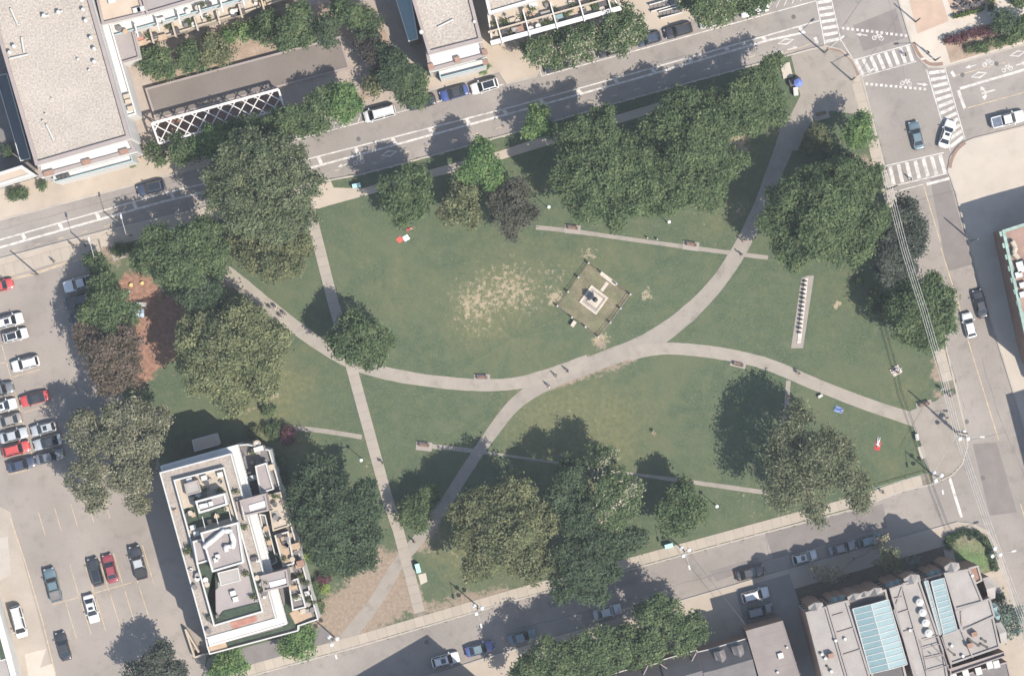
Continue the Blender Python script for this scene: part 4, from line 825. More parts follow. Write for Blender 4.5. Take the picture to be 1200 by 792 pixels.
# ------------------------------------------------------------------ terraced apartment block
b = b_cond = building('apartment_building', 'stepped apartment block with white parapets and rooftop penthouses beside the car park', 270, 640)
blk(b, [(200, 549), (278, 521), (291, 520), (316, 527), (373.5, 725), (350, 733), (350, 738.5), (246, 766), (243, 757)], -.2, 7.2, M_STUCCO, M_DPAV, .7, .18, M_FRAME)
blk(b, [(188, 546), (278, 521), (336, 731), (246, 757)], -.2, 11, M_STUCCO, M_WROOF, .12, .25, M_STUCCO)
blk(b, [(187, 553.5), (271, 531), (324, 725), (241, 748)], -.2, 13.5, M_STUCCO, mat('pebble_roof', (.215, .185, .158), .95, .10, .5, .18, 3.5, bump=.3), .18, .2, M_FRAME)
blk(b, [(204, 562), (263, 547), (309, 716), (251, 733)], 13.3, 13.75, M_STUCCO, M_CREAM, .8, .22, M_FRAME)
wins(b, (278, 521), (188, 546), 11, 3, 9); wins(b, (336, 731), (278, 521), 11, 1, 20, z_first=8.2)
sheetz = lambda poly, z, m, nm='terrace_floor': MB().prism(WP(poly, z), z-.05, z).build(nm, m, b)
sheetz([(209, 566), (258, 553), (262, 570), (214, 592)], 13.80, M_CREAM); sheetz([(213, 597), (266, 583), (272, 606), (219, 622)], 13.82, M_TURF)
sheetz([(230, 662), (292, 646), (305, 713), (252, 729)], 13.84, M_MAUVER)
for poly in ([(230, 663), (252, 658), (256, 688), (243, 700), (250, 729), (253, 728)], [(252, 729), (305, 714), (302, 706), (262, 716)], [(292, 672), (300, 674), (304, 694), (297, 695)]): sheetz(poly, 14.1, M_TURF, 'planting')
blk(b, [(229, 587), (263.5, 577.5), (267, 591), (233.5, 601.5)], 13.7, 16.6, M_STUCCO, M_MAUVER, .3, .3, M_FRAME)
blk(b, [(216, 567), (232, 562), (236, 576), (219, 581)], 13.7, 15.0, M_COPING, M_GREYROOF, .12, .2)
blk(b, [(235, 624), (279, 611.5), (286, 659), (249, 670)], 13.7, 16.6, M_STUCCO, M_MAUVER, .3, .28, M_FRAME)
blk(b, [(226, 634), (240, 630), (247, 656), (231, 661)], 13.7, 15.4, M_STUCCO, M_MAUVER, .3, .25, M_FRAME)
blk(b, [(255, 671), (279, 665), (282, 680), (259, 686)], 13.7, 15.2, M_FRAME, M_GREYROOF, .08, .12, M_FRAME)
duct = [(240, 640), (250, 632), (262, 622), (270, 622), (274, 634), (273, 640)]
mb = MB(); pts = [P(x, y, 17.2) for x, y in duct]
for a_, c_ in zip(pts, pts[1:]): mb.tube(a_, c_, .42, .42, 8)
for q in pts: mb.sphere(q, .43, 8, 6)
mb.build('roof_duct', M_STUCCO, b, True)
mb = MB(); pts = [P(x, y, 17.1) for x, y in ((266, 646), (263, 640), (271, 640))]
for a_, c_ in zip(pts, pts[1:]): mb.tube(a_, c_, .34, .34, 8)
mb.build('roof_duct', M_STUCCO, b, True)
for x, y in ((255, 652), (253, 656), (236, 593), (241, 592), (247, 590)): boxpart(b, 'roof_unit', x, y, 16.6, .7, .7, .6, M_FRAME, RA)
for x, y in ((222, 563), (227, 567), (239, 560), (258, 556), (226, 618), (230, 625), (273, 695), (276, 702)): boxpart(b, 'terrace_table', x, y, 13.8, .9, .8, .7, M_FRAME, RA)
for k in range(4): bar(P(237+k*15.5, 605-k*4, 16), P(241+k*15.5, 621-k*4, 16), .12, .12, 'pergola_bar', M_FRAME)
# stair boxes and the lower east terraces
blk(b, [(281, 586), (311, 578), (315, 598), (285, 605)], 7, 14.2, M_COPING, M_MAUVER, .35, .25, M_COPING); sheetz([(291, 592), (311, 586), (312.5, 593), (293, 599)], 14.35, M_WROOF, 'skylight')
blk(b, [(305, 674.5), (336, 666.5), (339, 686), (309, 693)], 7, 14.2, M_COPING, M_MAUVER, .35, .25, M_COPING); sheetz([(315, 682), (335, 677), (336.5, 683), (317, 689)], 14.35, M_WROOF, 'skylight')
blk(b, [(299, 546), (312, 542), (321, 573), (305, 578)], 7, 10, M_STUCCO, M_MAUVER, .3, .2, M_FRAME)
blk(b, [(313, 580), (329, 576), (339, 616), (320, 622)], 7, 9.5, M_CREAM, M_CREAM, .3, .2, M_CREAM)
sheetz([(318, 600), (326, 598), (330, 609), (321, 612)], 9.6, M_GREYROOF, 'skylight')
blk(b, [(304, 602), (311, 603), (325, 658), (318, 662)], 7, 8.4, M_STUCCO, M_DPAV, .4, .15, M_FRAME)
blk(b, [(322, 627), (338, 622), (345, 660), (332, 664)], 7, 9, M_STUCCO, M_WOOD, .5, .2, M_FRAME)
blk(b, [(338, 681), (349, 677), (359, 711), (343, 715)], 7, 9, M_STUCCO, M_DPAV, .5, .2, M_FRAME)
sheetz([(339, 718), (362, 708), (366, 722), (346, 731)], 7.4, M_WOOD); sheetz([(250, 757), (332, 735), (335, 691), (340, 700), (349, 735), (268, 757)], 7.3, M_TURF, 'planting'); sheetz([(244, 757), (264, 751), (267, 759), (247, 765)], 7.5, M_WOOD)
sheetz([(270, 729), (300, 721), (301, 727), (273, 737)], 13.6, M_RED, 'roof_stain')
for x, y, m in ((300, 519, M_FRAME), (303, 526, M_FRAME), (296, 528, M_DARKM), (295, 560, M_FRAME), (291, 557, M_DARKM), (316, 548, M_CREAM), (330, 635, M_WOOD), (326, 650, M_DARKM), (334, 645, M_DARKM), (316, 645, M_FRAME), (314, 634, M_DPAV), (350, 700, M_FRAME), (345, 694, M_DARKM), (341, 680, M_BRICK), (339, 668, M_GREYROOF), (352, 660, M_BRICK), (346, 640, M_WOOD), (321, 593, M_CREAM), (355, 716, M_CREAM)): boxpart(b, 'terrace_furniture', x, y, 7.3, random.uniform(.8, 1.6), random.uniform(.7, 1.1), random.uniform(.5, 1.8), m, RA)
mb = MB(); q = P(301, 520, 8.2); 
for i in range(14):
    a_ = 2*math.pi*i/14; c_ = 2*math.pi*(i+1)/14; mb.tube((q.x+.5*math.cos(a_), q.y+.5*math.sin(a_), 7.9), (q.x+.5*math.cos(c_), q.y+.5*math.sin(c_), 7.9), .16, .16, 6)
mb.build('round_planter', M_CREAM, b)
b = building('entrance_porch', 'small flat-roofed porch with pale rim at the shaded north side of the apartment block', 240, 518, 'porch')
blk(b, [(225, 515.5), (252, 508), (256, 521), (228, 529)], -.2, 5, M_STUCCO, M_TANROOF, .2, .12, M_FRAME)
b = building('ramp_wall', 'pale triangular ramp wall at the foot of the apartment block by the car park', 225, 750, 'wall')
for a_, c_ in (((217, 737), (228, 770)), ((228, 770), (245, 765)), ((217, 737), (233, 764))):
    p, q = P(*a_, 1.5), P(*c_, 1.5); d = q-p; mb = MB(); mb.box(((p.x+q.x)/2, (p.y+q.y)/2, .75), (d.length, .3, 1.5+random.uniform(-.05, .05)), math.atan2(d.y, d.x)); mb.build('wall_panel', M_CREAM, b)
sheet('paving', [(245, 770), (380, 733), (400, 760), (300, 786), (230, 805)], 0, .02, M_DPAV)

# small things people keep on roof terraces
def clutter(root, poly, z, n, plants=.35):
    X = [p[0] for p in poly]; Y = [p[1] for p in poly]; k = 0; t = 0
    while k < n and t < n*30:
        t += 1; x, y = random.uniform(min(X), max(X)), random.uniform(min(Y), max(Y))
        if not inpoly(np.array([x]), np.array([y]), poly)[0]: continue
        k += 1; p = P(x, y, z+.5)
        if random.random() < plants:
            mb = MB(); mb.box((p.x, p.y, z+.2), (random.uniform(.5, 1.4), .45, .4), RA); o = mb.build('planter', random.choice([M_BRICK, M_DARKM, M_WOOD, M_CREAM]), root)
            cen = RNG.normal(0, 1, (90, 3))*np.array([.34, .22, .2])+np.array([p.x, p.y, z+.6])-np.array(ORG[root]); nn = RNG.normal(0, .6, (90, 3))+np.array([0, 0, 1]); nn /= np.linalg.norm(nn, axis=1)[:, None]
            q = bpy.data.objects.new('plants', leaf_mesh('plants', cen, nn, .13, [leafmat('leaf_pot', (.055, .08, .035))])); C.objects.link(q); q.parent = o; q['kind'] = 'stuff'
        else:
            s_ = random.random(); mb = MB(); mt = random.choice([M_FRAME, M_DARKM, M_WOOD, M_GREYROOF, M_CREAM, M_DPAV])
            if s_ < .45: # table on a pedestal
                mb.tube((p.x, p.y, z), (p.x, p.y, z+.7), .06, .06, 6); mb.tube((p.x, p.y, z+.7), (p.x, p.y, z+.76), .45, .45, 10); mb.build('terrace_table', mt, root)
            elif s_ < .8: # chair
                a = random.uniform(0, 6.28); mb.box((p.x, p.y, z+.4), (.5, .5, .1), a); mb.box((p.x-.22*math.cos(a), p.y-.22*math.sin(a), z+.65), (.08, .5, .5), a); mb.box((p.x, p.y, z+.18), (.4, .4, .35), a); mb.build('terrace_chair', mt, root)
            else: mb.box((p.x, p.y, z+.35), (random.uniform(.6, 1.2), .7, .7), RA); mb.box((p.x, p.y, z+.72), (.5, .5, .06), RA); mb.build('roof_unit', mt, root)
for poly, z, n in (([(209, 566), (258, 553), (262, 572), (214, 594)], 13.8, 14), ([(213, 597), (266, 583), (272, 606), (219, 622)], 13.82, 12), ([(230, 672), (292, 660), (305, 713), (252, 729)], 13.84, 7), ([(281, 525), (298, 521), (306, 560), (292, 570)], 7.2, 8), ([(300, 517), (313, 528), (318, 540), (300, 543)], 7.2, 8), ([(322, 574), (328, 572), (345, 640), (338, 642)], 7.2, 8), ([(340, 620), (346, 640), (372, 722), (362, 724)], 7.2, 16), ([(304, 603), (311, 604), (325, 657), (318, 661)], 8.4, 8), ([(323, 628), (337, 624), (344, 659), (333, 662)], 9, 9), ([(339, 682), (348, 679), (357, 710), (344, 713)], 9, 7), ([(190, 556), (201, 562), (250, 738), (243, 742)], 13.5, 10), ([(265, 545), (270, 545), (320, 715), (312, 716)], 13.5, 14), ([(315, 582), (327, 579), (336, 614), (322, 619)], 9.5, 6)): clutter(b_cond, poly, z, n)
for poly, z, n in (([(574, 24), (716, -16), (720, -6), (577, 34)], 8, 22), ([(577, 38), (722, -2), (727, 5), (579, 46)], 8, 26)): clutter(b_deck, poly, z, n)
clutter(b_terr, [(162, 42), (340, -10), (343, -4), (184, 46), (164, 53)], 3.6, 22); clutter(b_terr, [(124, 36), (330, -22), (334, -14), (128, 44)], 8, 12)
for rt, poly, z, n in ((b_grav, [(5, 60), (100, 10), (145, 150), (45, 185)], 15, 6),):
    for k in range(n): x, y = random.uniform(20, 110), random.uniform(20, 150); vent(rt, x, y, z, random.uniform(.12, .25), random.uniform(.2, .4))

# ------------------------------------------------------------------ corner building with skylights
b = building('corner_building', 'large grey-roofed Victorian row with teal glass skylights at the street corner', 1060, 730)
ZB = 14.0
for poly in ([(944, 717), (968, 710), (1003, 830), (975, 838)], [(969, 709), (992, 703), (1029, 822), (1004, 829)], [(1058, 683), (1077, 678), (1105, 760), (1112, 800), (1075, 800), (1047, 715)], [(1042, 689), (1058, 684), (1090, 800), (1076, 812)], [(1106, 671), (1136, 666), (1152, 705), (1119, 714)], [(1119, 715), (1160, 700), (1166, 722), (1126, 740)], [(1104, 744), (1164, 722), (1172, 758), (1114, 778)]):
    blk(b, poly, -.2, ZB+random.uniform(-.15, .15), M_BRICK, M_GREYROOF, .3, .28, mat('grey_coping', (.19, .172, .158), .85, .08, .6, .06, 6))
blk(b, [(992, 703), (1038, 690), (1064, 800), (1028, 812)], -.2, 13.1, M_BRICK, M_DARKM, .3, .3, M_GREYROOF); blk(b, [(1080, 679), (1106, 671), (1126, 738), (1102, 748)], -.2, 13.0, M_BRICK, M_DARKM, .2, .2, M_GREYROOF)
for zf, poly in (((12.3), [(946, 717), (970, 710), (966, 706), (952, 707)]), ):
    pass
def gable(x, y, w_, dpt, z, h_, m=M_GREYROOF, ang=RA):
    """small pitched bay roof projecting north from the parapet"""
    p = P(x, y, z); ca, sa = math.cos(ang), math.sin(ang); f = lambda u, v, zz: (p.x+u*ca-v*sa, p.y+u*sa+v*ca, zz); mb = MB()
    A_, B_, C_, D_ = f(-w_/2, 0, z), f(w_/2, 0, z), f(w_/2, dpt*.7, z), f(-w_/2, dpt*.7, z); E_, T_ = f(0, 0, z+h_), f(0, dpt, z+h_*.35)
    mb.face([A_, E_, T_, D_]); mb.face([E_, B_, C_, T_]); mb.face([D_, T_, C_]); mb.build('bay_roof', m, b)
    mb = MB(); mb.prism([f(-w_/2+.05, 0, 0), f(w_/2-.05, 0, 0), f(w_/2-.05, dpt*.68, 0), f(0, dpt*.95, 0), f(-w_/2+.05, dpt*.68, 0)], -.2, z, top=False); mb.build('bay_wall', M_BRICK, b)
for x, y, w_, dp, z, h_, m in ((957, 714, 2.4, 1.2, 13.9, .9, M_GREYROOF), (1002, 702, 2.2, 1.0, 13.7, .9, M_GREYROOF), (1014, 698, 1.6, .8, 13.5, .7, M_GREYROOF), (1027, 696, 2.2, 1.1, 13.7, .9, M_GREYROOF), (1070, 683, 2.6, 1.5, 13.9, 1.0, M_GREYROOF), (978, 707, 1.6, 1.1, 11.3, 1.0, M_TEAL), (987, 704.5, 1.6, 1.1, 11.3, 1.0, M_TEAL), (1045, 688.5, 1.6, 1.1, 11.3, 1.0, M_TEAL), (1053, 686, 1.6, 1.1, 11.3, 1.0, M_TEAL), (1092, 675.5, 1.4, 1.0, 11.3, .9, M_TEAL), (1101, 673, 1.4, 1.0, 11.3, .9, M_TEAL), (1117, 669, 2.4, 1.5, 13.9, 1.0, M_GREYROOF)): gable(x, y, w_, dp, z, h_, m)
for x, y in ((1162, 712), (1165, 722)): gable(x, y, 1.4, 1.0, 9.5, .9, M_TEAL, RA-math.pi/2)
gable(1170, 742, 3.4, 1.3, 13.7, .9, M_GREYROOF, RA-math.pi/2); gable(1155, 690, 3.6, 1.6, 11.5, .9, M_GREYROOF, RA-math.pi/2)
wins(b, (1106, 671), (944, 717), 14, 3, 18, z_first=1.4, storey=3.6)
blk(b, [(1128, 667), (1146, 662), (1151, 680), (1143, 684), (1139, 676), (1130, 678)], -.2, 12.5, M_BRICK, M_BRICK, .3, .25, M_GREYROOF)
def skylight(c00, c10, c11, c01, nu, nv, z, split=True):
    """glazed roof: every pane a piece, white glazing bars between"""
    f = lambda u, v: P((c00[0]*(1-u)+c10[0]*u)*(1-v)+(c01[0]*(1-u)+c11[0]*u)*v, (c00[1]*(1-u)+c10[1]*u)*(1-v)+(c01[1]*(1-u)+c11[1]*u)*v, z)
    ridge = .5 if nu == 2 else .0
    for i in range(nu):
        for j in range(nv):
            e = .03/nu; e2 = .08/nv; q = [f(i/nu+e, j/nv+e2), f((i+1)/nu-e, j/nv+e2), f((i+1)/nu-e, (j+1)/nv-e2), f(i/nu+e, (j+1)/nv-e2)]
            if nu == 2:
                hi = (1, 2) if i == 0 else (0, 3)
                for k in hi: q[k] = q[k]+Vector((0, 0, ridge))
            mb = MB(); top = [Vector((a_.x, a_.y, a_.z+random.uniform(-.012, .012))) for a_ in q]; mb.face(list(reversed(top)) if (top[1]-top[0]).cross(top[2]-top[0]).z < 0 else top); mb.build('pane', M_TEAL, b)
    def gb(p, q, w_):
        d = q-p; mid = (p+q)/2; mb = MB(); mb.tube(p, q, w_, w_, 4); mb.build('glazing_bar', M_FRAME, b)
    Z = Vector((0, 0, .02))
    for j in range(nv+1):
        if nu == 2: gb(f(0, j/nv)+Z, f(.5, j/nv)+Z+Vector((0, 0, ridge)), .08); gb(f(.5, j/nv)+Z+Vector((0, 0, ridge)), f(1, j/nv)+Z, .08)
        else: gb(f(0, j/nv)+Z, f(1, j/nv)+Z, .075)
    gb(f(0, 0)+Z, f(0, 1)+Z, .10); gb(f(1, 0)+Z, f(1, 1)+Z, .10)
    if nu == 2: gb(f(.5, 0)+Z+Vector((0, 0, ridge)), f(.5, 1)+Z+Vector((0, 0, ridge)), .09)
skylight((999, 713), (1041, 702), (1063, 778), (1020, 789), 2, 11, 14.2)
skylight((1091, 681), (1106, 677), (1122, 739), (1106, 744), 1, 10, 14.2); skylight((1083, 681), (1087, 680), (1104, 742), (1101, 744), 1, 8, 14.0)
for x, y in ((1077, 705), (1080.5, 717), (1084, 729), (1087.5, 741)):
    q = P(x, y, 14.1); mb = MB(); mb.tube((q.x, q.y, 13.9), (q.x, q.y, 14.7), .55, .55, 14); mb.tube((q.x, q.y, 14.7), (q.x, q.y, 14.85), .66, .5, 14); mb.sphere((q.x, q.y, 14.85), .34, 10, 6, sz=.5); mb.build('roof_fan', M_FRAME, b)
for x, y, m in ((974, 768, M_BRICK), (1142, 743, M_BRICK), (1137, 756, M_BRICK)): boxpart(b, 'chimney', x, y, 14, .9, .7, 1.1, m, RA)
for a_, c_ in (((1135, 748), (1148, 757)), ((1150, 748), (1156, 752)), ((1149, 754), (1158, 759)), ((1110, 760), (1120, 768)), ((969, 780), (974, 785))): pipe(b, a_, c_, 14, .12, 'roof_pipe', M_DARKM)
for x, y in ((963, 766), (967, 771), (979, 750), (990, 748), (1139, 674), (1115, 756), (1128, 768), (1066, 738), (974, 786)): vent(b, x, y, 14, .3, .4)
for a_, c_ in (((978, 742), (1001, 735)), ((985, 768), (1010, 760)), ((1050, 719), (1066, 714)), ((1056, 741), (1072, 736)), ((974, 722), (988, 718)), ((1045, 702), (1057, 699)), ((1126, 716), (1128, 742)), ((1128, 742), (1140, 770))): bar(P(*a_, 14.15), P(*c_, 14.15), .22, .35, 'party_wall', M_COPING)
# fire-escape frame and rear lane clutter
for a_, c_ in (((1079, 751), (1086, 786)), ((1083, 750), (1100, 745)), ((1099, 747), (1112, 785)), ((1103, 746), (1116, 784)), ((1081, 760), (1102, 754)), ((1084, 772), (1106, 767)), ((1088, 786), (1112, 779)), ((1090, 765), (1104, 776)), ((1094, 757), (1107, 770))): 
    p, q = P(*a_, 14.5), P(*c_, 14.5); mb = MB(); mb.tube(p, q, .09, .09, 4); mb.build('frame_bar', M_COPING, b)
blk(b, [(1112, 783), (1176, 763), (1178, 768), (1114, 790)], -.2, 12.6, M_DARKM, M_COPING, .5, .15, M_COPING)
b = building('rear_shed', 'low dark shed behind the corner building holding white roof units', 1150, 785, 'shed')
blk(b, [(1112, 795), (1180, 775), (1190, 815), (1118, 830)], -.2, 4, M_BRICK, M_DPAV, .2, .2, M_COPING)
for x, y in ((1132, 789), (1147, 786), (1160, 779), (1168, 778), (1118, 793)): boxpart(b, 'roof_unit', x, y, 4, 1.0, 1.2, .9, M_FRAME, RA)

# slate-roofed row and its flat annex
b = building('row_house', 'dark slate-roofed row house with pale gutter along the south street', 800, 765)
ZE = 8.0
eave = [(703, 795), (720, 789), (762, 776.5), (763, 779), (772, 776.5), (773, 774), (816, 761.5), (817, 764), (830, 761), (875, 748)]
W = WP(eave, ZE); bx = [P(x+14, y+52, ZE) for x, y in eave]
mb = MB(); mb.prism(W+list(reversed(bx)), -.2, ZE, top=False, bottom=False); mb.build('wall', M_BRICK, b)
rid = [P(x+7, y+24, ZE+3.2) for x, y in eave]
for i in range(len(eave)-1):
    mb = MB(); mb.face([W[i], bx[i]*0+rid[i], rid[i+1], W[i+1]]); mb.face([rid[i], bx[i], bx[i+1], rid[i+1]]); mb.build('roof', M_SLATE, b)
mb = MB()
for i in range(len(W)-1): mb.tube(W[i]+Vector((0, .05, .02)), W[i+1]+Vector((0, .05, .02)), .10, .10, 6)
mb.build('gutter', M_FRAME, b)
for a_, c_ in (((758, 781), (752, 796)), ((815, 765), (803, 790)), ((775, 778), (795, 792))): bar(P(*a_, ZE+.5), P(*c_, ZE+2.2), .15, .1, 'hip_cap', M_COPING)
for x, y in ((845, 771), (866, 765)):
    p = P(x, y, ZE+2); ca, sa = math.cos(RA), math.sin(RA); f = lambda u, v, zz: (p.x+u*ca-v*sa, p.y+u*sa+v*ca, zz); mb = MB()
    mb.face([f(-.9, 1.2, ZE+1.4), f(0, 1.2, ZE+2.4), f(0, -1.6, ZE+2.5), f(-.9, -.6, ZE+2)]); mb.face([f(0, 1.2, ZE+2.4), f(.9, 1.2, ZE+1.4), f(.9, -.6, ZE+2), f(0, -1.6, ZE+2.5)]); mb.face([f(-.9, 1.2, ZE+1.0), f(.9, 1.2, ZE+1.0), f(.9, 1.2, ZE+1.4), f(0, 1.2, ZE+2.4), f(-.9, 1.2, ZE+1.4)])
    mb.build('dormer', mat('dormer_slate', (.12, .11, .105), .85), b)
b = building('flat_annex', 'flat brown-grey roofed annex between slate roof and corner building', 905, 765, 'annex')
M_BOARD = mat('roof_felt', (.158, .138, .127), .92, .10, .4, .08, 5)
blk(b, [(874, 739), (917, 727), (940, 800), (896, 815)], -.2, 9, M_BRICK, M_BOARD, .08, .12, M_BOARD)
boxpart(b, 'roof_hatch', 915, 768, 9, .9, .9, .5, M_FRAME, RA); vent(b, 911, 787, 9, .25, .3); vent(b, 922, 758, 9, .2, .3)
for k in range(5): bar(P(877+k*4.4, 749+k*13, 9.02), P(921+k*4.4, 737+k*13, 9.02), .06, .03, 'felt_seam', M_COPING)
# west edge building
b = building('white_wall_building', 'white-walled building with planted strip beside the driveway', 10, 750)
blk(b, [(-60, 700), (-8, 690), (30, 830), (-60, 850)], -.2, 5, M_STUCCO, M_GREYROOF, .4, .9, M_STUCCO)
blk(b, [(-12, 715), (-2, 712), (14, 770), (0, 774)], 4.9, 5.2, M_STUCCO, M_TURF, .1, .1)
# east building with green copper cornice
b = building('corner_shop', 'brown-roofed building with green copper cornice beside the shaded east sidewalk', 1190, 340)
blk(b, [(1174, 270), (1206, 260), (1340, 223), (1380, 378), (1209, 426), (1202, 400)], -.2, 9, M_BRICK, mat('brown_roof', (.19, .125, .10), .92, .16, .5, .15, 5), .35, .45, M_COPPER)
for k in range(9):
    p = P(1175+k*3.3, 274+k*13.5, 9); mb = MB(); mb.box((p.x-.15, p.y, 8.9), (.7, .8, .6), RA); mb.build('cornice_bracket', M_COPPER, b)
mb = MB(); pts = [P(x, y, 9.6) for x, y in ((1186, 283), (1190, 290), (1188, 297), (1194, 303))]
for a_, c_ in zip(pts, pts[1:]): mb.tube(a_, c_, .45, .4, 8)
mb.build('roof_duct', M_CREAM, b)
for x, y in ((1197, 316), (1194, 322), (1199, 334), (1195, 310), (1199, 345)): boxpart(b, 'roof_unit', x, y, 9, 1.1, .9, .8, M_FRAME, RA)
boxpart(b, 'skylight', 1196, 312, 9, 1.6, 1.8, .4, M_GLASSD, RA)
b = building('street_building', 'tall dark brick building beyond the copper cornice shop', 1230, 520)
blk(b, [(1240, 505), (1350, 471), (1395, 560), (1262, 590)], -.2, 11, M_BRICK, M_GREYROOF, .4, .4, M_COPING)
blk(b, [(1224, 432), (1390, 386), (1400, 420), (1236, 466)], -.2, 7, M_BRICK, M_GREYROOF, .4, .4, M_COPING)
# house south of the frame whose gabled shadow falls on the street
b = building('gabled_house', 'gabled brick house standing south of the street, its roof peak shading the road', 520, 840)
A_, B_, C_, D_ = P(567, 800, 0), P(430, 838, 0), P(450, 910, 0), P(588, 872, 0)
mb = MB(); h1, h2 = 16., 9.
mb.face([A_, B_, B_+Vector((0, 0, h2)), A_+Vector((0, 0, h1))]); mb.face([B_, C_, C_+Vector((0, 0, h2)), B_+Vector((0, 0, h2))]); mb.face([C_, D_, D_+Vector((0, 0, h1)), C_+Vector((0, 0, h2))]); mb.face([D_, A_, A_+Vector((0, 0, h1)), D_+Vector((0, 0, h1))]); mb.build('wall', M_BRICK, b)
mb = MB(); Zv = Vector((0, 0, .12)); mb.face([A_+Vector((0, 0, h1))+Zv, B_+Vector((0, 0, h2))+Zv, C_+Vector((0, 0, h2))+Zv, D_+Vector((0, 0, h1))+Zv]); mb.build('roof', M_SLATE, b)
# garden and yard surfaces
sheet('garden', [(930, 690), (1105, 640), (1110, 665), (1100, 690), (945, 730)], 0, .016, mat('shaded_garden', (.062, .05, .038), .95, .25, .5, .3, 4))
sheet('yard', [(862, 690), (925, 672), (945, 730), (975, 800), (935, 800), (915, 726), (874, 738)], 0, .018, mat('yard_asphalt', (.15, .14, .132), .92, .1, .4, .1, 7))
me = MB(); me.prism(WP([(1112, 628), (1140, 622), (1158, 640), (1166, 668), (1140, 676), (1122, 664)]), 0, .02); structure(me.build('lawn', mat('corner_turf', (.07, .105, .042), .95, .25, .5, .35, 4, col2=(.12, .115, .07))))
sheet('yard', [(1150, 682), (1168, 676), (1174, 700), (1158, 706)], 0, .02, M_GREYROOF)
for k in range(10): 
    pass
# north-east patio paving
sheet('paving', [(1063, -10), (1098, -18), (1112, 25), (1075, 40)], 0, .016, mat('warm_paving', (.28, .205, .155), .9, .1, .5, .08, 6)); sheet('paving', [(1104, -18), (1160, -32), (1168, 5), (1118, 21)], 0, .016, mat('warm_paving', (.28, .205, .155)))
sheet('garden', [(1106, 47), (1185, 24), (1320, -14), (1320, 16), (1200, 48), (1114, 74)], 0, .02, M_DIRT)
# ------------------------------------------------------------------ vehicles
PAINT = {'white': paint('paint_white', (.42, .42, .41)), 'silver': paint('paint_silver', (.30, .31, .31), .3), 'grey': paint('paint_grey', (.10, .105, .11), .3), 'black': paint('paint_black', (.014, .015, .018)),
         'red': paint('paint_red', (.30, .035, .03)), 'darkred': paint('paint_dark_red', (.16, .022, .028)), 'blue': paint('paint_blue', (.025, .045, .15)), 'navy': paint('paint_navy', (.020, .028, .05)), 'teal': paint('paint_slate_blue', (.085, .125, .14), .3), 'tan': paint('paint_tan', (.21, .19, .165), .3), 'cream': paint('paint_cream', (.36, .35, .32))}
M_CGLASS = glassmat('car_glass', (.012, .015, .018), .06); M_TYRE = mat('tyre', (.02, .02, .02), .9, .1, 3, .1, 9); M_RIM = mat('rim', (.25, .25, .25), .4, .05, 3, .05, 9, metal=.6)
M_HEAD = glassmat('headlight', (.35, .36, .36), .1); M_TAIL = glassmat('taillight', (.22, .02, .02), .2); M_TRIM = mat('black_trim', (.02, .02, .02), .6, .1, 3, .1, 9)
KIND = dict(sedan=(4.75, 1.84, .84, .95, 1.45, 1.0, .32, -.95, -1.70), suv=(4.65, 1.9, .98, 1.08, 1.68, 1.0, .42, -1.72, -2.12), hatch=(4.2, 1.78, .90, 1.0, 1.50, .90, .28, -1.38, -1.90), van=(5.3, 2.0, 1.05, 1.2, 2.0, 1.75, 1.05, -2.35, -2.52), pickup=(5.6, 1.98, 1.08, 1.15, 1.85, 1.10, .52, -.72, -.98))
